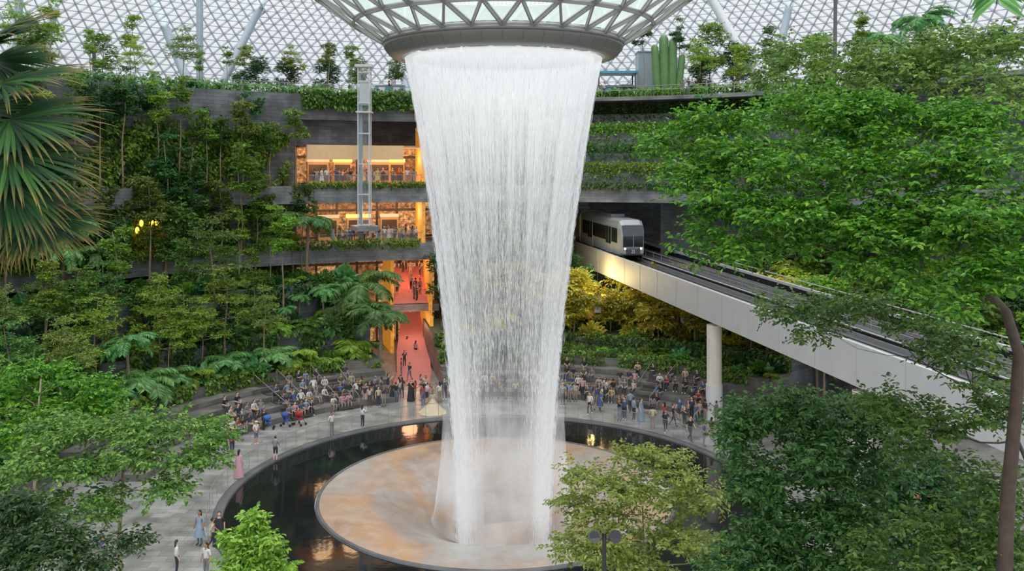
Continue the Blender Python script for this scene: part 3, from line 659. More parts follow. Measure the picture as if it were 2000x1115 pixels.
# ---------------------------------------------------------------- lift tower
lx=spot(712,400,87).x
e=link('lift_tower',None,None,(lx,87,13.4)); tag(e,'slender steel and glass lift tower','lift')
g=G()
for sx in (-.55,.55):
    for sy in (-.55,.55): g.box((sx,sy,7.8),(.1,.1,15.6))
for k in range(6):
    z=.1+k*3.0
    for s in (-.55,.55): g.box((0,s,z),(1.1,.08,.1)); g.box((s,0,z),(.08,1.1,.1))
g.obj('frame',M_white,e)
g=G(); g.box((-.35,0,6.4),(.3,.4,12.8)); g.obj('guide_mast',M_blue,e)
g=G(); g.box((0,0,7.8),(1.04,1.04,15.4)); g.obj('glass_shaft',M_glass,e)
g=G(); g.box((0,0,13.0),(.9,.9,2.2)); g.box((0,0,14.2),(1.0,1.0,.2)); g.obj('cabin',M_steel,e)
g=G(); g.box((0,0,15.75),(1.7,1.5,.25)); g.obj('cap',M_white,e)
g=G(); g.box((0,0,11.2),(1.5,1.4,.15)); g.obj('collar',M_white,e)

# ---------------------------------------------------------------- upper deck objects
p=spot(1288,150,97); g=G(); g.box((-1.1,0,2.7),(2.2,2.6,5.4)); g.box((1.3,0,2.4),(2.4,2.4,4.8)); g.box((.05,-1.35,.9),(1.2,.12,1.8),m=1); g.box((-1.1,0,5.45),(2.4,2.8,.12))
o=g.obj('service_block',[M_blue,M_dsteel],loc=(p.x,p.y+2,26.6)); tag(o,'plain pale grey service block','small building')
p=spot(1298,150,96)
g=G()
for (x,h,r,t) in ((-1.3,5.4,.42,-.35),(-.35,6.4,.5,-.1),(.65,6.0,.46,.15),(1.5,4.4,.36,.5)):
    pts=[Vector((x*.75+t*k/8,0,h*k/8)) for k in range(9)]+[Vector((x*.75+t,0,h+r*.6)),Vector((x*.75+t,0,h+r*.85))]
    g.tube(pts,[r*.75,r*.9,r,r*1.08,r,r*1.06,r,r*1.02,r*.95,r*.65,r*.2],12)
o=g.obj('cactus',M_cactus,loc=(p.x,p.y-1.5,26.6),smooth=True); tag(o,'tall green columnar cactus cluster','cactus')
p=spot(1205,160,97); g=G(); g.box((0,0,1.5),(4.2,2.5,.2),m=1); 
for x in (-2,2):
    for y in (-1.1,1.1): g.tube([(x,y,0),(x,y,3)],.08,6,1)
g.box((0,0,3.05),(4.6,3.0,.25)); g.box((-.6,-.6,.8),(2.2,1,1.5)); g.box((1.2,.2,.9),(1.2,1.1,1.8),m=2)
o=g.obj('park_kiosk',[M_teal,M_dsteel,M_blue],loc=(p.x,p.y+1,26.6)); tag(o,'blue-teal park kiosk with flat roof','kiosk')
p=spot(762,205,96); g=G(); g.box((0,0,.7),(3,1.5,1.4)); g.box((0,0,1.5),(3.3,1.8,.15),m=1); g.box((-.8,-.8,.8),(.7,.1,.9),m=1); g.box((.8,-.8,.8),(.7,.1,.9),m=1)
o=g.obj('park_kiosk',[M_teal,M_white],loc=(p.x,p.y,26.6)); tag(o,'low pale blue park stall','kiosk')
p=spot(1795,170,78); g=G(); V=[];F=[]
for i in range(13):
    u=-1+2*i/12
    for v in (0,1): V.append((u*3.4,v*4-2,2.3-1.3*u*u)); V.append((u*3.4,v*4-2,2.15-1.3*u*u))
for i in range(12): b=i*4;c=b+4; F+=[(b,c,c+2,b+2),(b+1,b+3,c+3,c+1),(b,b+1,c+1,c),(b+2,c+2,c+3,b+3)]
g.add(V,F); 
for x in (-3,3):
    for y in (-1.8,1.8): g.tube([(x,y,-1.6),(x,y,1.3)],.09,6)
o=g.obj('canopy',M_dsteel,loc=(p.x,p.y,27.2)); tag(o,'curved dark grey shelter roof','canopy')
g=G(); a0,a1=20,205
for i in range(150): a=a0+(a1-a0)*i/149; x,y=polar(42.6,a); g.tube([(x,y,26.6),(x,y,27.65)],.025,4)
e=link('deck_railing',None); tag(e,'slim steel railing along the upper deck edge','railing'); q=g.obj('posts',M_rail,e); q['kind']='stuff'
for zz in (27.65,27.25): q=lathe('handrail',[(42.57,zz),(42.63,zz),(42.63,zz+.05),(42.57,zz+.05)],M_rail,120,a0,a1,closed=True); q.parent=e

# ---------------------------------------------------------------- plaza furniture
c=ground(1745,938); e=link('curved_bench',None,None,(c.x,c.y,0)); tag(e,'curved bench with pale rim and timber front','bench')
q=lathe('seat_rim',[(2.6,.62),(3.4,.62),(3.4,.74),(2.6,.74)],M_stone2,40,150,390,closed=True,center=(0,0)); q.parent=e
q=lathe('timber_front',[(3.3,0),(3.32,.62)],M_wood,40,150,390,center=(0,0)); q.parent=e
q=lathe('inner_wall',[(2.7,0),(2.7,.62)],M_wood,40,150,390,center=(0,0)); q.parent=e
p=spot(1180,1052,22); e=link('flood_lamp_post',None,None,(p.x,22,0)); tag(e,'black post with twin round floodlights','lamp')
g=G(); g.tube([(0,0,0),(0,0,p.z+.15)],.055,8); g.tube([(-.27,0,p.z),(.27,0,p.z)],.035,6); g.tube([(0,0,0),(0,0,.3)],.12,10); g.obj('pole',M_black,e)
for s in (-1,1):
    g=G(); g.tube([(s*.2,0,p.z+.02),(s*.24,-.12,p.z+.1),(s*.26,-.2,p.z+.14)],[.08,.15,.16],14); g.tube([(s*.26,-.2,p.z+.14),(s*.262,-.21,p.z+.142)],.13,14,1); g.obj('lamp_head',[M_black,M_carglass],e,smooth=False)
p=spot(1167,593,84); g=G(); g.box((0,0,0),(.62,.05,1.7)); g.tube([(-.34,0,.88),(.34,0,.88)],.03,6,1); g.tube([(0,0,.88),(0,0,9.4-p.z)],.02,5,1); g.ell((0,-.03,.3),(.13,.01,.2),2,10,6); g.box((0,-.035,-.25),(.26,.01,.6),m=2)
o=g.obj('hanging_banner',[M_white,M_dsteel,M_rail],loc=p); tag(o,'white hanging fabric banner with grey figure print','banner')

# ---------------------------------------------------------------- vegetation library
def umbrella(seed,h=9,cr=3.0,base=.6,layers=4,lm=LM_mid,ntw=560,L=.23,tr=.1):
    random.seed(seed); T=wob(h,9,.25); pads=[]
    for j in range(layers):
        f=j/(layers-1); z=h*(base+(1-base)*f); rr=cr*(1-.65*f**1.3); k=5 if j<layers-1 else 2
        for i in range(k):
            th=2*math.pi*i/k+j*.7+random.uniform(-.3,.3); q=rr*random.uniform(.45,.8); pr=cr*random.uniform(.26,.42)*(1-.3*f)
            pads.append(((q*math.cos(th),q*math.sin(th),z+random.uniform(-.35,.35)),(pr,pr,.2+.1*random.random())))
    return tree_meshes('umbrella',T,tr,pads,ntw,6,L,lm,M_bark,.55,2,3)
def roundt(seed,h=8,cr=2.0,base=.45,lm=LM_dark,ntw=540,L=.27,tr=.1):
    random.seed(seed); T=wob(h*.92,9,.2); pads=[]
    for i in range(15):
        z=h*(base+(1-base)*random.random()); f=(z/h-base)/(1-base); rr=cr*math.sin(math.pi*(.15+.75*f)); th=random.uniform(0,6.28); q=rr*random.uniform(.3,.9)
        pr=cr*random.uniform(.25,.42); pads.append(((q*math.cos(th),q*math.sin(th),z),(pr,pr,pr*.6)))
    return tree_meshes('round',T,tr,pads,ntw,6,L,lm,M_bark,.45,2)
def slim(seed,h=10,lm=LM_mid,ntw=330,L=.25):
    random.seed(seed); T=wob(h*.97,9,.25); pads=[]
    for i in range(9):
        z=h*random.uniform(.6,1.0); th=random.uniform(0,6.28); q=random.uniform(.2,.9); pr=random.uniform(.35,.6); pads.append(((q*math.cos(th),q*math.sin(th),z),(pr,pr,pr*.45)))
    return tree_meshes('slim',T,.095,pads,ntw,6,L,lm,M_bark,.42,1)
def palm(seed,h=6,nf=16,fl=2.8,lm=LM_palm,tr=.16,lw=.09,ll=.75,step=1):
    random.seed(seed); g=G(); T=wob(h,7,.12); g.tube(T,[tr*1.2]+[tr]*5+[tr*.8],8); top=np.array(T[-1]); P=[];D=[];NN=[];LL=[]
    for i in range(nf):
        th=2*math.pi*i/nf+random.uniform(-.2,.2); el=random.uniform(.15,1.15); l=fl*random.uniform(.85,1.1)
        pts=[];p=top.copy();e=el
        for k in range(15): pts.append(p.copy()); p=p+np.array([math.cos(th)*math.cos(e),math.sin(th)*math.cos(e),math.sin(e)])*l/14; e-=.115
        g.tube([Vector(q) for q in pts[::2]],[.035,.03,.027,.022,.018,.014,.01,.006],5,1)
        pts=np.array(pts)
        for k in range(2,14):
            tdir=pts[k+1]-pts[k]; tdir/=np.linalg.norm(tdir); side=np.cross(tdir,[0,0,1.]); side/=np.linalg.norm(side)+1e-6; up=np.cross(side,tdir)
            for sub in (0,.33,.66):
                for s in (-1,1):
                    P.append(pts[k]+(pts[k+1]-pts[k])*sub); D.append(side*s+tdir*.55-np.array([0,0,.3])+rng.normal(size=3)*.08); NN.append(up); LL.append(ll*math.sin(math.pi*(k+.5)/15.5)**.5*random.uniform(.85,1.1))
    LL=np.array(LL); V,F=leaves(np.array(P),np.array(D),np.array(NN),LL,LL*0+lw*1.15,.1)
    return g.mesh('palm_wood',[M_bark,LM_bright],True),npmesh('palm_leaves',V,F,lm)
def shrub(seed,lm,n=350,L=.3,W=.45,r=1.0,h=.9):
    u=ball(n); u[:,2]=np.abs(u[:,2]); P=u*np.array([r,r,h])*.8; D=u*np.array([1,1,.8])+rng.normal(size=(n,3))*.4; NN=np.array([0,0,1.])+u*.8+rng.normal(size=(n,3))*.3
    l=L*(.6+.7*rng.random(n)); V,F=leaves(P,D,NN,l,l*W)
    return npmesh('shrub',V,F,lm)
def fern(seed,lm,nf=26,fl=1.3):
    P=[];D=[];NN=[];LL=[];random.seed(seed)
    for i in range(nf):
        th=random.uniform(0,6.28); e=random.uniform(.5,1.3); p=np.array([0,0,.05]); l=fl*random.uniform(.7,1.1)
        for k in range(12):
            d=np.array([math.cos(th)*math.cos(e),math.sin(th)*math.cos(e),math.sin(e)]); p=p+d*l/12; e-=.17; side=np.cross(d,[0,0,1.]); side/=np.linalg.norm(side)+1e-6; up=np.cross(side,d)
            for s in (-1,1): P.append(p.copy()); D.append(side*s+d*.5-np.array([0,0,.2])); NN.append(up); LL.append(.42*math.sin(math.pi*(k+1.5)/13.5)+.05)
    LL=np.array(LL); V,F=leaves(np.array(P),np.array(D),np.array(NN),LL,LL*.3,.05); return npmesh('fern',V,F,lm)
UMB=[umbrella(1,lm=LM_bright),umbrella(2,lm=LM_mid),umbrella(3,10,2.8,.62,4,LM_olive,520)]
RND=[roundt(4,lm=LM_mid),roundt(5,lm=LM_bright),roundt(6,7,2.4,.35,LM_dark,700)]
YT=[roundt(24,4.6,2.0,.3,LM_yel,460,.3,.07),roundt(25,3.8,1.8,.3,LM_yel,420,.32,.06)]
SLM=[slim(7),slim(8,11,LM_bright),slim(9,9,LM_olive),slim(16,12,LM_dark,330),slim(17,10,LM_bright,340)]
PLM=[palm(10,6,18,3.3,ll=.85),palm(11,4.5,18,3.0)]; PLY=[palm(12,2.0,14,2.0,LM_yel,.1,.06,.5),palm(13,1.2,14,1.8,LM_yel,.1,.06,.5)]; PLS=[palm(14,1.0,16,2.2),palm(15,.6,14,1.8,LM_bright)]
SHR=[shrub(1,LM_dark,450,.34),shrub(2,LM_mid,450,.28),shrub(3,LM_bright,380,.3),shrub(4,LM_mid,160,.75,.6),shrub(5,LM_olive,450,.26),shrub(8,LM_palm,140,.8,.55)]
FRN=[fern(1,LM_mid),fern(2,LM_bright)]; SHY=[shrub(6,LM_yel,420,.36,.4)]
R=random.Random(11)
LBL={'umb':'layered spreading tree with fine fresh leaves on terrace','rnd':'dense round-crowned green tree','slm':'slender young tree with thin straight trunk','plm':'feather palm with arching green fronds'}
def put(kind,lib,x,y,top=None,sc=None,z=None,hh=9.):
    m=R.choice(lib) if isinstance(lib,list) else lib
    z=gz(x,y) if z is None else z
    s=sc if sc else max(.3,(top-z)/hh)
    nm={'umb':'spreading_tree','rnd':'round_crown_tree','slm':'slender_tree','plm':'feather_palm'}[kind]
    return place_tree(nm,m,(x,y,z-.03),s,R.uniform(0,6.28),LBL[kind],'palm' if kind=='plm' else 'tree',{'umb':'spreading trees','rnd':'round trees','slm':'slender trees','plm':'feather palms'}[kind],('trunk','fronds') if kind=='plm' else ('trunk','foliage'))
def at_top(kind,lib,px,py,d,hh,z=None):
    p=spot(px,py,d); put(kind,lib,p.x,d,top=p.z,z=z,hh=hh)
for (px,py,d,k) in ((440,528,72,0),(310,545,68,0),(200,515,66,1),(655,590,79,1),(90,550,62,2),(370,600,70,2),(515,590,76,0)): at_top('umb',[UMB[k]],px,py,d,9)
for (px,py,d) in ((600,402,85),(632,545,81),(742,588,79),(690,610,80),(585,560,81),(250,640,63),(705,520,84),(560,640,78)): at_top('plm',[PLM[0]],px,py+10,d,7.0)
aS=ang(545,34)
for k in range(8):
    a=132+k*9.5+R.uniform(-2,2); x,y=polar(R.uniform(28,30.5),a); put('umb',UMB,x,y,sc=R.uniform(.6,.85))
for k in range(15):
    a=aS+k*5.4+R.uniform(-1.5,1.5); x,y=polar(R.uniform(31.8,34),a); put(*R.choice((('rnd',RND),('slm',SLM),('slm',SLM),('umb',UMB))),x,y,sc=R.uniform(.7,1.0))
for k in range(24):
    a=aS+k*3.5+R.uniform(-1.5,1.5); x,y=polar(R.uniform(36,38.7),a); put(*R.choice((('slm',SLM),('slm',SLM),('slm',SLM),('rnd',RND),('plm',[PLM[0]]))),x,y,sc=R.uniform(.65,1.25))
for k in range(24):
    a=aOL+1.5+k*3.3+R.uniform(-1,1); x,y=polar(40.3,a); put('slm',SLM,x,y,sc=R.uniform(.5,.95),z=17.3)
for (px,r,s) in ((590,39,.8),(500,39,1.0),(572,40,.6),(470,38,1.2),(325,39,1.2),(375,39,1.1)): 
    x,y,a=hit(px,min(r,39.2)); put('slm',SLM,x,y,sc=s)
for k in range(56):
    a=30+k*3.1+R.uniform(-1.2,1.2)
    x,y=polar(R.uniform(44,56),a)
    px=1000+x/y*FL
    if 700<px<1340 and R.random()<.4: continue
    kd=R.choice((('rnd',RND),('umb',UMB),('slm',SLM),('slm',SLM),('rnd',RND))); put(*kd,x,y,sc=R.uniform(.42,.85))
for (px,py,d) in ((1385,50,98),(1440,70,100),(1690,60,95),(560,105,97),(470,130,98),(640,105,97),(90,50,85),(200,70,92),(1600,70,98),(300,140,96),(1370,110,96)): at_top('rnd',RND,px,py,d,8,z=26.6)
for (px,py,d) in ((1800,20,80),(1720,60,85)): at_top('plm',[PLM[0]],px,py,d,7.0,z=26.6)
for k in range(14):
    a=126+k*5+R.uniform(-2,2); x,y=polar(28.6,a); put('plm',PLS,x,y,sc=R.uniform(.8,1.2))
for k in range(46):
    a=40+k*1.1+R.uniform(-.5,.5); 
    if a>aPathR-6: break
    x,y=polar(R.uniform(31.5,39.5),a); z_=gz(x,y)
    if R.random()<.3: e=put('plm',PLY,x,y,sc=R.uniform(1.0,1.6),z=z_); e['label']='feather palm with golden light painted into its fronds'; e['group']='golden palms'
    else: e=put('rnd',YT,x,y,sc=R.uniform(.9,1.4),z=z_); e['label']='small leafy tree with golden light painted into its leaves'; e['group']='golden trees'
for k in range(18):   # trees beyond the viaduct
    a=8+k*2.6+R.uniform(-.6,.6); x,y=polar(R.uniform(33,40),a); put(*R.choice((('rnd',RND),('slm',SLM),('rnd',RND))),x,y,sc=R.uniform(1.1,1.6))
for k in range(12):
    a=aPathR-5-k*1.8; x,y=polar(R.uniform(36,40),a); put(*R.choice((('plm',PLM[1:]),('rnd',RND),('slm',SLM))),x,y,sc=R.uniform(.8,1.2))
for (px,r,s) in ((690,29.5,1.1),(712,33,1.1),(660,33,1.2),(700,37.5,1.2),(890,30,1.0),(900,34,1),(905,37,1)):
    x,y,a=hit(px,r); put('plm',PLS,x,y,sc=s)
def shrub_at(m,x,y,z,s,nm,lab,grp):
    o=link(nm,m,None,(x,y,z-.03),R.uniform(0,6.28),(s,s,s*R.uniform(.8,1.1))); tag(o,lab,'shrub',grp)
for (r0,r1,a0,a1,n,s) in ((27.4,30.8,TL0+2,205,80,.95),(31.3,34.8,TL0+2,205,60,1.15),(35.3,39.2,TL0+2.5,205,55,1.3),(27.4,30.8,TR0,TR1-2,50,.8)):
    for k in range(n):
        a=a0+(a1-a0)*(k+R.random())/n; r=R.uniform(r0,r1); x,y=polar(r,a); 
        if R.random()<.25: shrub_at(R.choice(FRN),x,y,gz(x,y),s*R.uniform(.8,1.3),'fern','arching green fern on a planting terrace','terrace ferns')
        else: shrub_at(R.choice(SHR),x,y,gz(x,y),s*R.uniform(.7,1.2),'shrub','leafy green shrub on a planting terrace','terrace shrubs')
for k in range(64):
    a=42+(aPathR-48)*(k+R.random())/64; x,y=polar(R.uniform(31.4,40.2),a); shrub_at(SHY[0] if R.random()<.55 else SHR[2],x,y,3.4,R.uniform(.8,1.4),'golden_shrub','golden green leafy shrub under warm light','golden shrubs')  # yellow variant has warm light painted into its leaves
for k in range(60):
    a=25+180*(k+R.random())/60; x,y=polar(R.uniform(43.2,47),a); shrub_at(R.choice(SHR),x,y,26.6,R.uniform(.6,1.1),'deck_shrub','leafy green shrub along the upper deck edge','deck shrubs')

def band(name,r0,r1,a0,a1,z0,z1,n,L,lm,label,hang=.4,noisy=0.0,cat='climbing plants',ph=0.):
    a=np.radians(a0+(a1-a0)*rng.random(n*3)); r=r0+(r1-r0)*rng.random(n*3); z=z0+(z1-z0)*rng.random(n*3)
    f=np.sin(a*23+z*.9+ph)+np.sin(a*51-z*.7+1.3+ph*2)+np.sin(a*9+z*.35+4+ph)+.6*np.sin(a*110+z*2)
    k=np.where(f>noisy-1.6 if noisy else f>-9)[0][:n]; a=a[k];r=r[k];z=z[k]; n=len(k)
    r=r-.35*np.sin(a*80+z*1.7)*(z1-z0>2)
    P=np.stack([CX+r*np.cos(a),CY+r*np.sin(a),z],1); inw=np.stack([-np.cos(a),-np.sin(a),0*a],1)
    D=inw*.6+rng.normal(size=(n,3))*.5+np.array([0,0,-hang]); NN=inw*.7+np.array([0,0,.8])+rng.normal(size=(n,3))*.35
    l=L*(.6+.8*rng.random(n)); V,F=leaves(P,D,NN,l,l*.6); o=link(name,npmesh(name,V,F,lm)); tag(o,label,cat,kind='stuff'); return o
cl='dense climbing foliage over dark stone wall'
band('climbing_plants',40.4,41.6,aOL+1,208,8.2,15.6,13000,.40,LM_mid,cl,noisy=1.2)
band('climbing_plants',40.2,41.4,aOL+1,208,8.2,15.4,7000,.36,LM_bright,cl,noisy=1.9,ph=2)
band('climbing_plants',40.9,42,aOL+2,208,17.3,23.6,13000,.40,LM_mid,cl,noisy=1.2)
band('climbing_plants',40.8,41.9,aOL+2,208,17.3,22.6,8000,.36,LM_bright,cl,noisy=1.6,ph=1.4)
band('climbing_plants',41.2,42,aOL+2,208,21.5,26.6,7000,.36,LM_dark,cl,noisy=2.1,ph=3.4)
band('climbing_plants',39.0,39.6,aOL-1,208,14.6,17.6,6500,.34,LM_mid,'trailing plants hanging over terrace edge',noisy=1.6)
band('climbing_plants',38.6,39.5,aOR+1,208,11.1,12.0,5000,.3,LM_bright,'trailing plants along terrace edge')
band('climbing_plants',39.1,39.9,aOR,aOL,17.1,17.7,1800,.26,LM_bright,'trailing plants along gallery edge')
band('climbing_plants',34.6,35.2,TL0+2,208,4.8,8.4,7000,.4,LM_dark,'leafy plants covering terrace wall',noisy=1.0)
band('climbing_plants',30.6,31.2,TL0,208,2.4,5,5500,.38,LM_mid,'leafy plants covering terrace wall',noisy=.8)
band('climbing_plants',26.9,27.4,TL0,208,1.6,2.9,3500,.3,LM_bright,'low leafy edging behind the seating',noisy=.8)
band('climbing_plants',40.2,41,aMID,aOR-2.5,0,24,16000,.5,LM_mid,'dense green living wall')
band('climbing_plants',39.9,40.7,aMID,aOR-2.5,0,24,7000,.42,LM_bright,'dense green living wall',noisy=1.4)
band('climbing_plants',41.4,42.2,aMID,aOL,25.2,27.2,4500,.4,LM_mid,'trailing plants over upper wall edge')
band('climbing_plants',39,39.6,aTL-26,aTR+3,17,17.7,2500,.28,LM_mid,'trailing plants along terrace edge')
for k in range(4):
    band('clipped_hedge',39.95+1.5*k,41.5+1.5*k,aTL-26,aMID,17.9+2.1*k,19.7+2.1*k,6500,.28,LM_mid if k%2 else LM_bright,'long clipped green hedge in stone planter',.0,cat='hedge')
band('climbing_plants',26.9,27.5,TR0,TR1,1.6,2.9,3000,.3,LM_mid,'low leafy edging behind the seating',noisy=.8)
band('climbing_plants',30.7,31.3,TR0,TR1,2.4,3.8,3000,.34,LM_olive,'leafy plants covering terrace wall')
band('climbing_plants',43.3,44,10,aTR-16,0.4,15.4,12000,.42,LM_mid,'leafy plants on the far wall',noisy=1.0)
band('deck_hedge',43.0,44.2,aOL-4,206,26.6,27.5,6000,.32,LM_mid,'low green hedge along the deck edge',.0,cat='hedge')
band('deck_hedge',43.0,44.2,25,aTR,26.6,27.5,4000,.32,LM_bright,'low green hedge along the deck edge',.0,cat='hedge')

# ---------------------------------------------------------------- nearer individual trees
def big(name,label,root,trunk,tr,pads,ntw,kl,L,lm,bm,twl=.5,nb=4,sub=5,f=.42):
    root=Vector((root[0],root[1],0)); T=[Vector(p)-root for p in trunk]; PD=[((spot(px,py,d)-root)[:],(ra,ra,rz)) for px,py,d,ra,rz in pads]
    ms=tree_meshes(name,[t[:] for t in T],tr,PD,ntw,kl,L,lm,bm,twl,nb,sub,f); return place_tree(name,ms,root,1,0,label)
def tk(px,d,pys,base=(0,0)):
    P=[spot(p[0],p[1],d) for p in pys]; b=P[0].copy(); b.z=0; b.x+=base[0]; b.y+=base[1]; return [b,b.lerp(P[0],.5)]+P
random.seed(5)
t=tk(1985,17,[(1962,1110),(1970,950),(1984,800),(1990,690),(1965,610),(1900,540),(1840,480),(1790,420),(1730,380)])
big('canopy_tree','large spreading tree with bright leaves in layered clouds',(t[0].x,t[0].y),t,.17,
 [(1300,275,20,.8,.3),(1410,230,19,.95,.32),(1540,205,19.5,1.1,.34),(1670,215,18.5,1.2,.36),(1800,235,18,1.2,.36),(1930,250,17,1.2,.4),
  (1385,330,18.5,.95,.32),(1500,310,17.5,1.05,.34),(1630,310,18,1.1,.36),(1760,330,17,1.2,.36),(1900,350,16,1.2,.4),(1990,420,15.5,1.1,.4),
  (1400,395,18,.8,.3),(1500,400,17,.9,.3),(1610,405,17.5,1.0,.32),(1730,415,16.5,1.05,.32),(1860,440,15.5,1.1,.36),(1970,500,15,1.0,.36),
  (1370,450,18,.55,.24),(1440,478,17.5,.6,.24),(1540,475,17.5,.6,.24),(1660,485,17,.75,.26),(1780,520,16,.75,.28),(1890,570,15,.8,.3),(1380,500,18,.3,.15)],5200,7,.122,LM_canopy,M_bark2,.36,f=.34)
t=tk(1940,26,[(2060,1000),(2060,700),(2050,400),(2020,250),(1960,180)])
big('canopy_tree','tall tree with feathery olive foliage',(t[0].x,t[0].y),t,.16,
 [(1560,95,28,1.1,.35),(1650,130,27,1.2,.35),(1760,110,26,1.3,.4),(1870,90,25,1.3,.4),(1970,60,24,1.2,.45),(1500,150,28,.8,.3),(1720,165,26,1.1,.35),(1850,160,25,1.3,.45),(1980,160,23,1.2,.45),(1600,185,27,.9,.3)],1300,7,.16,LM_olive,M_bark2,.5,f=.36)
t=tk(1640,22,[(1650,1110),(1640,1050),(1620,980),(1600,900),(1590,830)])
big('shade_tree','dark glossy leaved tree beside the viaduct',(t[0].x,t[0].y),t,.11,
 [(1460,830,22,.8,.5),(1560,790,22,.8,.45),(1480,910,22,.9,.6),(1600,870,21.5,1.0,.6),(1500,1000,22,.9,.6),(1620,970,21.5,1.0,.6),(1540,1080,22,1.1,.6),(1680,1070,21,1.0,.6),(1700,830,22,.9,.45),(1450,1090,22,.8,.5),(1690,930,21.5,.8,.5)],3400,7,.15,LM_dark,M_bark2,.4)
t=tk(1810,24,[(1815,1112),(1812,1060),(1808,1010),(1800,960)])
big('shade_tree','dark leafy tree in front of the curved bench',(t[0].x,t[0].y),t,.1,
 [(1730,930,24,.9,.45),(1850,915,24,.9,.45),(1790,985,24,1.1,.5),(1900,1000,24,1.0,.5),(1720,1050,24,1.0,.5),(1840,1080,24,1.2,.5),(1950,1080,24,1.0,.5)],1700,7,.16,LM_dark,M_bark2,.42)
t=tk(1975,19,[(2010,1115),(2012,1000),(2005,900),(1970,820),(1900,760)],(.3,.2))
big('shade_tree','airy small-leaved tree hanging over the plaza',(t[0].x,t[0].y),t,.09,
 [(1540,600,22,.7,.2),(1620,590,21,.65,.2),(1600,640,21,.6,.18),(1900,700,19,1.0,.32),(1960,790,18,.9,.35),(1740,790,20,.85,.28),(1830,830,19,.9,.3),(1930,920,18.5,.9,.35),(1850,1040,19,1.1,.35),(1960,1040,18,1.0,.45),(1740,1090,19.5,.9,.35),(1900,1100,18,1.1,.4),(1800,880,19.5,.6,.2),(1700,600,20,.7,.2),(1850,640,19,.8,.25)],2100,7,.13,LM_mid,M_bark2,.42)
t=tk(1258,28,[(1258,1110),(1258,1070),(1256,1030),(1255,980),(1250,930)])
big('ornamental_tree','feathery light green tree beside the pool',(t[0].x,t[0].y),t,.06,
 [(1250,890,28,.9,.3),(1150,925,28,1.0,.3),(1330,915,28,1.0,.3),(1240,950,27.5,1.3,.35),(1130,980,28,.9,.3),(1380,975,28,.9,.35),(1200,1020,27.5,1.3,.35),(1330,1040,27.5,1.2,.35),(1120,1070,28,.9,.3),(1250,1085,27.5,1.4,.35),(1400,1080,28,.9,.35)],1500,7,.155,leafmat('pale_green_leaves',(86,114,46),(116,142,62),(154,174,92)),M_bark,.45,f=.38)
t=tk(235,34,[(235,1110),(232,1050),(238,980),(240,920),(235,860)])
big('ornamental_tree','broad layered tree with fresh green leaves',(t[0].x,t[0].y),t,.12,
 [(430,840,34,1.1,.28),(330,825,34,1.2,.3),(230,830,34,1.3,.34),(120,840,34,1.2,.34),(390,890,33.5,1.0,.28),(280,890,33,1.2,.34),(170,910,33,1.3,.34),(60,900,33,1.2,.34),(330,950,33,.9,.3),(200,985,33,1.1,.34),(90,990,33,1.1,.34)],1600,7,.2,LM_mid,M_bark,.55,f=.36)
t=tk(60,40,[(60,1110),(65,1000),(70,900),(75,800),(80,740)])
big('ornamental_tree','layered tree with bright green leaves',(t[0].x,t[0].y),t,.13,
 [(100,725,42,1.5,.4),(200,760,42,1.4,.4),(20,760,42,1.5,.4),(110,790,41,1.7,.45),(210,800,41,1.0,.4),(30,850,40,1.4,.45)],1100,7,.23,LM_canopy,M_bark,.6,f=.38)
t=tk(150,30,[(150,1110),(150,1080),(148,1050),(146,1030)])
big('ornamental_tree','low layered tree with mid green leaves',(t[0].x,t[0].y),t,.1,
 [(40,1000,30,1.3,.4),(120,1060,29,1.1,.4),(20,1085,29,1.3,.5),(190,1095,29,.8,.35),(270,1060,30,.5,.25)],1000,7,.19,LM_dark,M_bark,.5)
t=tk(498,26,[(498,1110),(498,1070),(497,1030),(497,1005)])
big('young_tree','small bushy tree with bright glossy leaves',(t[0].x,t[0].y),t,.05,
 [(497,1020,26,.42,.3),(465,1060,26,.4,.25),(525,1060,26,.45,.3),(490,1090,26,.6,.35),(535,1105,26,.45,.3),(455,1105,26,.4,.3)],560,7,.17,LM_bright,M_bark,.28)

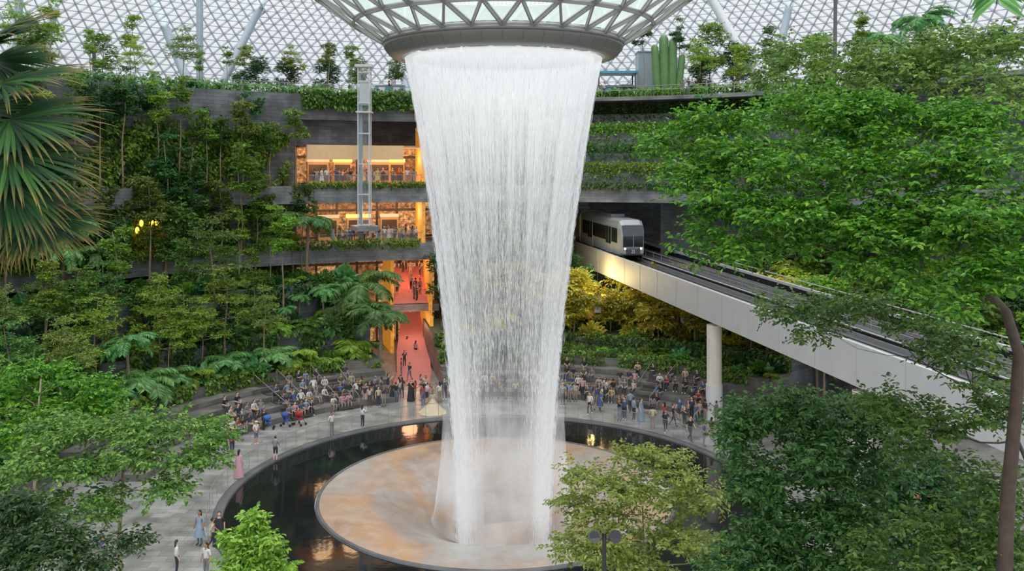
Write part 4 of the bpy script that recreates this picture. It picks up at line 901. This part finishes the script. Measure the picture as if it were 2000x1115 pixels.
def fan_palm():
    root=Vector((-8.4,12.5,0)); g=G(); T=[Vector((0,0,19.3*i/8)) for i in range(9)]; g.tube(T,[.2]+[.14]*7+[.12],10)
    V=[];F=[];tip=[]
    fans=[(10,100,12.4,1.3,30),(50,165,12.0,1.25,8),(70,235,11.7,1.3,-8),(70,300,11.4,1.3,-20),(60,350,11.2,1.2,-35),(120,425,11.6,1.0,-14),(80,410,12.2,1.1,-40),(0,220,12.6,1.2,0),(-20,310,12.6,1.3,-20),(0,410,12.0,1.1,-50),(30,120,12.8,1.1,-10),(20,260,12.2,1.25,-12)]
    R2=random.Random(3)
    for fi,(px,py,d,rad_,el) in enumerate(fans):
        c=spot(px,py,d)-root-Vector((.35,0,0)); top=T[-1]
        g.tube([top,top.lerp(c,.5)+Vector((0,0,.2)),c],[.035,.025,.02],6,1)
        e_=math.radians(el); fw=Vector((math.cos(e_),-.25,math.sin(e_))).normalized()
        nn=Vector((-.1+R2.uniform(-.2,.2),-.4+R2.uniform(-.15,.15),.85)); sd=nn.cross(fw).normalized(); up=fw.cross(sd).normalized()
        if up.z<0: up=-up
        ns=54
        for s in range(ns):
            th=-1.75+3.5*(s+R2.uniform(-.3,.3))/(ns-1); dr=(fw*math.cos(th)+sd*math.sin(th)+up*R2.uniform(-.05,.05)).normalized(); l=rad_*(.8+.2*math.cos(th*.7))*R2.uniform(.88,1.08)
            b=len(V); pd=c.copy(); dd=dr.copy(); nseg=9; dro=R2.uniform(.08,.24)
            for k in range(nseg+1):
                t_=k/nseg; w=(.036*math.sin(math.pi*min(1,t_*.7+.1))**.8)*(1-t_**2.5) if k else .006
                q=dd.cross(up).normalized()
                V.append(pd+q*w); V.append(pd+up*(w*.7)); V.append(pd-q*w); tt=max(0,(t_-.66)/.34)**1.3*R2.uniform(.1,.9); tip+= [tt]*3
                pd=pd+dd*l/nseg; dd=(dd+Vector((0,0,-1))*(.01+dro*t_**1.5)).normalized()
            for k in range(nseg):
                a=b+3*k; F.append((a,a+1,a+4,a+3)); F.append((a+1,a+2,a+5,a+4))
    e=link('fan_palm',None,None,root); tag(e,'fan palm with large pleated leaves and browning tips','palm')
    g.obj('trunk',[M_bark,LM_mid],e,smooth=True); link('fronds',npmesh('fan_leaves',np.array([v[:] for v in V]),np.array(F),LM_fan,np.array(tip)),e)
fan_palm()
tp=spot(2090,-170,8.5); pm=palm(21,tp.z,18,2.3,LM_palm,.12,.05,.45); place_tree('feather_palm',pm,(tp.x,8.5,0),1,0,'tall feather palm with arching green fronds','palm',None,('trunk','fronds'))

# ---------------------------------------------------------------- people
def objcol(name,mode,cols=None):
    m,nt=newmat(name); L=nt.links; out=N(nt,'ShaderNodeOutputMaterial'); p=N(nt,'ShaderNodeBsdfPrincipled'); oi=N(nt,'ShaderNodeObjectInfo'); p.inputs['Roughness'].default_value=.8
    if mode=='color': L.new(oi.outputs['Color'],p.inputs['Base Color'])
    else:
        r=ramp(nt,[(i/len(cols),lin(c)) for i,c in enumerate(cols)]); r.color_ramp.interpolation='CONSTANT'; L.new(oi.outputs['Random'],r.inputs['Fac']); L.new(r.outputs['Color'],p.inputs['Base Color'])
    L.new(p.outputs[0],out.inputs[0]); return m
PM=[objcol('skin_tone','r',[(206,160,130),(184,136,102),(150,104,76),(212,172,146),(172,124,92)]),objcol('shirt_fabric','color'),
    objcol('trouser_fabric','r',[(40,46,62),(28,28,32),(84,100,128),(140,130,114),(60,62,66),(36,40,50),(110,114,120)]),
    objcol('hair_colour','r',[(24,20,18),(34,26,22),(20,18,18),(60,42,30),(30,24,22)]),objcol('shoe_leather','r',[(210,210,208),(30,30,32),(90,70,56)]),simple('eye_dark',(20,16,14),.3)]
def person_mesh(name,J,E,dress=None,longhair=False,cap=False,phone=False,shorts=False):
    names=list(J); idx={k:i for i,k in enumerate(names)}
    me=bpy.data.meshes.new(name); me.from_pydata([J[k][0] for k in names],[(idx[a],idx[b]) for a,b in E],[])
    o=bpy.data.objects.new(name,me); COL.objects.link(o)
    md=o.modifiers.new('s','SKIN'); md.use_smooth_shade=True; sv=me.skin_vertices[0].data
    for i,k in enumerate(names):
        r=J[k][1]; sv[i].radius=(r,r) if not hasattr(r,'__len__') else r; sv[i].use_root=(k=='pelvis')
    sb=o.modifiers.new('u','SUBSURF'); sb.levels=1; sb.render_levels=1
    bpy.context.view_layer.update()
    ev=o.evaluated_get(bpy.context.evaluated_depsgraph_get()); m2=bpy.data.meshes.new_from_object(ev); 
    V=[v.co.copy() for v in m2.vertices]; F=[tuple(p.vertices) for p in m2.polygons]; bpy.data.objects.remove(o); bpy.data.meshes.remove(m2)
    seg=[(Vector(J[a][0]),Vector(J[b][0]),J[b][2]) for a,b in E]
    g=G()
    g.V=[v[:] for v in V]; g.F=F
    for f in F:
        c=Vector((0,0,0))
        for i in f: c+=V[i]
        c/=len(f); best=(9,0)
        for a,b,m in seg:
            ab=b-a; t_=max(0,min(1,(c-a).dot(ab)/max(ab.length_squared,1e-9))); d=(a+ab*t_-c).length
            if d<best[0]: best=(d,m)
        g.M.append(best[1])
    h=Vector(J['head'][0])
    g.ell(h,(.078,.097,.115),0,12,10); g.ell(h+Vector((0,-.1,-.01)),(.014,.022,.025),0,6,5)
    for s in (-1,1): g.ell(h+Vector((s*.032,-.088,.015)),(.012,.01,.008),5,6,4); g.ell(h+Vector((s*.08,0,0)),(.014,.025,.034),0,6,5)
    g.ell(h+Vector((0,-.088,-.05)),(.024,.01,.008),2,6,4)
    g.ell(h+Vector((0,.022,.028)),(.09,.098,.108),3,12,8)
    if longhair: g.ell(h+Vector((0,.075,-.1)),(.085,.05,.19),3,10,8)
    if cap: g.ell(h+Vector((0,.0,.05)),(.095,.108,.08),1,12,6); g.box(h+Vector((0,-.13,.05)),(.12,.09,.012),m=1)
    if phone: 
        w=(Vector(J['palmL'][0])+Vector(J['palmR'][0]))/2+Vector((0,-.05,.06)); g.box(w,(.15,.012,.08),m=5)
    if dress:
        z0,z1,r0,r1,mt=dress; n=18; VV=[];FF=[]
        for j in range(7):
            t_=j/6; r=r0+(r1-r0)*t_**.8
            for i in range(n): th=2*math.pi*i/n; rr=r*(1+.06*math.sin(th*6)*t_); VV.append((rr*math.cos(th),rr*math.sin(th)*.8,z0+(z1-z0)*t_))
        for j in range(6):
            for i in range(n): FF.append((j*n+i,(j+1)*n+i,(j+1)*n+(i+1)%n,j*n+(i+1)%n))
        g.add(VV,FF,mt)
    return g.mesh(name,PM,True)
def joints(kneeL=(-.1,-.02,.5),kneeR=(.1,-.02,.5),ankL=(-.1,.03,.09),ankR=(.1,.03,.09),elL=(-.25,.03,1.16),elR=(.25,.03,1.16),wrL=(-.26,-.06,.93),wrR=(.26,-.06,.93),dz=0,lean=0,leg=2,sleeve=0,top=1):
    s=dz; J={'pelvis':((0,0,.97+s),.13,2),'waist':((0,lean*.3,1.08+s),.115,top),'chest':((0,lean*.7,1.3+s),.135,top),'neck0':((0,lean,1.43+s),.07,top),'neck':((0,lean-.005,1.5+s),.05,0),'head':((0,lean-.02,1.60+s),.07,0)}
    E=[('pelvis','waist'),('waist','chest'),('chest','neck0'),('neck0','neck'),('neck','head')]
    for q,sx,kn,an,el,wr in (('L',-1,kneeL,ankL,elL,wrL),('R',1,kneeR,ankR,elR,wrR)):
        J['hip'+q]=((sx*.09,0,.9+s),.095,2); J['knee'+q]=(kn,.062,2); J['ank'+q]=(an,.04,leg); J['toe'+q]=((an[0]*1.1,an[1]-.17,an[2]-.045),.036,4)
        J['sh'+q]=((sx*.18,lean,1.4+s),.062,top); J['el'+q]=((el[0],el[1]+lean,el[2]+s),.045,top); J['wr'+q]=((wr[0],wr[1]+lean,wr[2]+s),.028,sleeve)
        e_=Vector(J['el'+q][0]); w_=Vector(J['wr'+q][0]); d=(w_-e_).normalized(); pl=w_+d*.075; J['palm'+q]=(pl[:],.03,0)
        E+=[('pelvis','hip'+q),('hip'+q,'knee'+q),('knee'+q,'ank'+q),('ank'+q,'toe'+q),('chest','sh'+q),('sh'+q,'el'+q),('el'+q,'wr'+q),('wr'+q,'palm'+q)]
        side=d.cross(Vector((sx,0.2,0.1))).normalized()
        for k,(off,ln) in enumerate(((-.028,.07),(-.01,.08),(.01,.075),(.027,.06))):
            f0=pl+side*off+d*.03; f1=f0+d*ln*.6+Vector((-sx*.01,-.01,0)); 
            J['f%d%s'%(k,q)]=(f1[:],.009,0); E.append(('palm'+q,'f%d%s'%(k,q)))
        th=w_+d*.03-side*.045; J['th'+q]=((th+d*.03)[:],.01,0); E.append(('wr'+q,'th'+q))
    return J,E
PV={}
def mk(k,kw,**o): J,E=joints(**kw); PV[k]=person_mesh('person_'+k,J,E,**o)
mk('stand',{}); mk('standf',{},longhair=True); mk('walk',dict(kneeL=(-.1,-.16,.52),ankL=(-.1,-.2,.1),kneeR=(.1,.02,.5),ankR=(.1,.3,.14),elL=(-.24,.12,1.17),wrL=(-.23,.1,.95),elR=(.24,-.06,1.17),wrR=(.22,-.24,1.0)))
mk('photo',dict(elL=(-.24,-.12,1.2),elR=(.24,-.12,1.2),wrL=(-.08,-.36,1.42),wrR=(.08,-.36,1.42)),phone=True,longhair=True)
mk('dress',{},longhair=True,dress=(1.12,.45,.13,.3,1)); mk('robe',{},longhair=True,dress=(1.35,.03,.16,.33,1)); mk('shorts',dict(leg=0,wrL=(-.2,-.2,1.0)),cap=True)
sitk=dict(dz=-.42,kneeL=(-.12,-.42,.56),ankL=(-.12,-.42,.12),kneeR=(.12,-.42,.56),ankR=(.12,-.4,.12))
mk('sit',dict(sitk,elL=(-.26,-.04,1.14),elR=(.26,-.04,1.14),wrL=(-.12,-.3,1.06),wrR=(.12,-.3,1.06),lean=-.05)); mk('sitf',dict(sitk,elL=(-.25,-.1,1.16),elR=(.25,-.1,1.16),wrL=(-.06,-.28,1.2),wrR=(.06,-.28,1.2),lean=-.1),longhair=True,phone=True)
mk('sitl',dict(sitk,ankL=(-.12,-.62,.14),ankR=(.14,-.55,.12),elL=(-.27,.14,1.12),elR=(.26,-.02,1.14),wrL=(-.26,.2,.92),wrR=(.14,-.3,1.08),lean=.08))
CLO=[((206,206,204),'white'),((30,32,38),'black'),((56,78,122),'navy blue'),((150,58,54),'red'),((120,140,162),'light blue'),((176,162,138),'beige'),((84,98,76),'olive'),((112,114,118),'grey'),((182,138,146),'pink'),((40,44,60),'dark navy'),((182,166,100),'yellow')]
CW=[6,7,3,1,2,3,1,3,2,4,1]
def person(kind,x,y,z,face,col=None,s=None,grp='visitors'):
    c,cn=col or R.choices(CLO,CW)[0]; s=s or R.uniform(.94,1.06)
    o=link('person',PV[kind],None,(x,y,z),face,s); o.color=lin(c)
    act={'stand':'standing','standf':'with long hair standing','walk':'walking','photo':'holding up a phone','dress':'standing','robe':'standing','shorts':'with a cap standing','sit':'sitting with hands on knees','sitf':'sitting and looking at a phone','sitl':'sitting and leaning back'}[kind]
    gar={'dress':'dress','robe':'long robe'}.get(kind,'top'); tag(o,'person %s in a %s %s'%(act,cn,gar),'person',grp); return o
def face_c(x,y): return math.atan2(CY-y,CX-x)+math.pi/2
STK=['stand','standf','walk','photo','dress','shorts','stand','photo']
for (px,py,k,c,f) in ((648,850,'stand',0,None),(708,835,'photo',0,2.5),(538,900,'shorts',7,3.0),(440,880,'standf',8,1.0),(453,890,'walk',3,.5),(467,933,'robe',8,2.6),(390,1065,'dress',4,-.4),(415,1075,'walk',5,2.0),(428,1065,'robe',1,.3),
    (200,1112,'photo',2,1.5),(345,1125,'standf',0,2),(403,1130,'standf',0,-.5),(803,783,'robe',1,0.2),(1842,865,'walk',3,2.0),(1868,930,'stand',4,2),(1348,862,'walk',1,.6),(1375,872,'stand',2,1.2),(1415,868,'stand',3,2.4),(1390,860,'standf',3,2),(1300,845,'walk',1,0),(1275,838,'shorts',5,3),(1252,822,'robe',4,1),(1238,822,'stand',4,2),(1210,822,'photo',1,None),(1220,820,'stand',2,None),
    (500,868,'shorts',0,1),(930,795,'photo',0,None),(895,790,'stand',5,None)):
    p=ground(px,py); person(k,p.x,p.y,0,face_c(p.x,p.y) if f is None else f,CLO[c])
for px in (700,712,722,735,742,752,768,776,786,815,826,838,870,885,905,920,945,958,972,990,1010,1030,1045,1066,1085,1100,1112,1126,1140,1155,1168,1182,1196):
    p=ground(px+R.uniform(-3,3),R.uniform(778,794)); 
    if abs(px-800)<22: continue
    person(R.choice(STK),p.x,p.y,0,R.choice((face_c(p.x,p.y),R.uniform(0,6.28))))
for px,py in ((745,775),(758,770),(733,772),(779,774),(822,772)):
    p=ground(px,py); person(R.choice(STK),p.x,p.y,0,R.uniform(0,6.28))
for i in range(14):
    p=ground(R.uniform(690,862),R.uniform(774,796)); person(R.choice(STK),p.x,p.y,0,R.choice((face_c(p.x,p.y),R.uniform(0,6.28))))
for i in range(26):
    px=R.uniform(1095,1440); py=R.uniform(790,812)+max(0,(px-1180)*.17); p=ground(px,py)
    if math.hypot(p.x-CX,p.y-CY)<16.6 or math.hypot(p.x-CX,p.y-CY)>21.2: continue
    person(R.choice(STK),p.x,p.y,0,R.choice((face_c(p.x,p.y),R.uniform(0,6.28))))
for px,py in ((790,720),(812,700),(800,745),(784,735),(806,678),(795,690)):
    p=ground(px,py); person(R.choice(STK),p.x,p.y,.035,R.uniform(0,6.28))
def sit_row(k,a0,a1,n,grp):
    r=21.5+1.4*k+.22; a=a0; st_=(a1-a0)/n
    while (a-a1)*(1 if a1>a0 else -1)<0:
        if R.random()<.22: a+=st_*R.uniform(1,2.2); continue
        x,y=polar(r,a); z=.42*(k+1)-.42
        person(R.choice(('sit','sitf','sitl','sit')),x,y,z,face_c(x,y)+R.uniform(-.45,.45),grp=grp); a+=st_*R.uniform(.55,1.1)
for k,n in ((0,14),(1,13),(2,9),(3,6)): sit_row(k,ang(690,24),ang(430,24) if k<3 else ang(560,24),n,'people seated on the stone tiers')
sit_row(0,150,163,8,'people seated on the stone tiers')
for k,n in ((0,18),(1,19),(2,15),(3,10)): sit_row(k,ang(1400,24),ang(1095,24),n,'people seated on the stone tiers')
sit_row(1,ang(1090,24),ang(900,24),8,'people seated on the stone tiers')
for (z,x0,x1,n) in ((17.36,606,815,24),(11.42,650,815,26)):
    for i in range(n):
        px=x0+(x1-x0)*(i+R.random())/n; x,y,a=hit(px,R.choice((40.1,40.4,41.2,43))); person(R.choice(STK),x,y,z,R.choice((face_c(x,y),R.uniform(0,6.28))),grp='people on the galleries')
for i in range(14):
    u=R.random(); x=-10.6-1.4*u+R.uniform(-1.8,1.8); y=91.4+7.0*u; z=5.1+ (1.15*u/.38 if u<.38 else 1.15+2.4*(u-.38)/.62)
    person(R.choice(STK),x,y,z,R.uniform(0,6.28),grp='people on the mezzanine')
for px in (1335,1345,1352,1385,1435,1180,760): 
    x,y,a=hit(px,43.2); person(R.choice(STK),x,y,26.6,R.uniform(0,6.28),grp='people on the upper deck')
p=ground(845,806); e=person('dress',p.x,p.y,0,.2,CLO[5],1.0); e.name='person'; e['label']='person in a wide champagne ball gown, posing'
g=G(); V=[];F=[];n=28
for j in range(10):
    t_=j/9; r=.13+.95*t_**1.3
    for i in range(n): th=2*math.pi*i/n; rr=r*(1+.07*math.sin(th*9)*t_); V.append((rr*math.cos(th),rr*math.sin(th),1.1-1.08*t_))
for j in range(9):
    for i in range(n): F.append((j*n+i,(j+1)*n+i,(j+1)*n+(i+1)%n,j*n+(i+1)%n))
g.add(V,F); g.obj('ball_gown_skirt',simple('champagne_tulle',(200,180,150),.7),e,smooth=True)
for (px,py,c) in ((560,832,(40,70,150)),(586,830,(150,30,40)),(525,838,(40,90,170))):
    p=ground(px,py); e=link('stroller',None,None,(p.x,p.y,0),R.uniform(0,6)); tag(e,'folding baby stroller with fabric seat and hood','stroller')
    g=G(); 
    for s in (-.24,.24): g.tube([(s,-.35,.1),(s,.1,.6),(s,.4,1.0)],.016,6); g.tube([(s,.35,.1),(s,0,.55)],.016,6)
    g.tube([(-.24,.4,1.0),(.24,.4,1.0)],.02,6); g.obj('frame',M_black,e)
    fm=simple('stroller_fabric_%d'%px,c,.8); g=G(); g.box((0,0,.45),(.42,.4,.06)); g.box((0,.2,.7),(.42,.06,.5)); g.obj('seat',fm,e); g=G(); g.ell((0,.12,.85),(.25,.3,.2),0,12,8); g.obj('hood',fm,e,smooth=True)
    for sx in (-.24,.24):
        for sy in (-.35,.35): g=G(); g.tube([(sx-.02,sy,.1),(sx+.02,sy,.1)],.1,12); g.obj('wheel',M_black,e)

# ---------------------------------------------------------------- light
def pl(x,y,z,e,c=(255,170,80),r=1.0):
    l=bpy.data.lights.new('warm_lamp','POINT'); l.energy=e; l.color=lin(c)[:3]; l.shadow_soft_size=r; o=bpy.data.objects.new('warm_lamp',l); COL.objects.link(o); o.location=(x,y,z)
for px in (630,690,750,800):
    for z in (20.0,14.4): x,y,a=hit(px,43); pl(x,y,z,240,(255,200,140))
pl(-10.9,94,8.6,240,(255,170,120),.8); pl(-10.0,90,3.3,140,(255,170,120),.8); pl(-9.6,85,4.5,130,(255,190,140),.8)
for px in (1160,1260,1360,1450,1540):
    x,y,a=hit(px,36.5); pl(x,y,8.2,1100,(255,216,130),1.0)
x,y,a=hit(300,40); pl(x,y,13.5,60)
w=bpy.data.worlds.new('overcast'); scene.world=w; w.use_nodes=True; nt=w.node_tree; nt.nodes.clear(); L=nt.links
out=N(nt,'ShaderNodeOutputWorld'); bg=N(nt,'ShaderNodeBackground'); tc=N(nt,'ShaderNodeTexCoord'); sx=N(nt,'ShaderNodeSeparateXYZ'); L.new(tc.outputs['Generated'],sx.inputs[0])
r=ramp(nt,[(0.0,(.25,.27,.28,1)),(.45,(.5,.55,.6,1)),(.52,(.66,.71,.77,1)),(.62,(.92,.95,.98,1)),(1,(1,1,1,1))]); mr=N(nt,'ShaderNodeMapRange'); mr.inputs['From Min'].default_value=-1; L.new(sx.outputs[2],mr.inputs['Value']); L.new(mr.outputs[0],r.inputs['Fac'])
st_=N(nt,'ShaderNodeMapRange'); st_.inputs['From Min'].default_value=.2; st_.inputs['From Max'].default_value=.7; st_.inputs['To Min'].default_value=1.0; st_.inputs['To Max'].default_value=3.3; L.new(sx.outputs[2],st_.inputs['Value'])
L.new(r.outputs['Color'],bg.inputs['Color']); L.new(st_.outputs[0],bg.inputs['Strength']); L.new(bg.outputs[0],out.inputs[0])
s=bpy.data.lights.new('skylight_sun','SUN'); s.energy=2.6; s.angle=.9; s.color=(1,.98,.93); o=bpy.data.objects.new('skylight_sun',s); COL.objects.link(o); o.rotation_euler=(math.radians(40),math.radians(-8),0)
try:
    scene.view_settings.view_transform='Standard'; scene.view_settings.gamma=1.15
except Exception: pass
# ---------------------------------------------------------------- camera
cam=bpy.data.cameras.new('camera'); cam.sensor_width=36; cam.lens=FL/2000*36; cam.shift_y=-(1115/2-HZ)/2000; cam.clip_end=500
co=bpy.data.objects.new('camera',cam); COL.objects.link(co); co.location=(0,0,EYE); co.rotation_euler=(math.pi/2,0,0); scene.camera=co
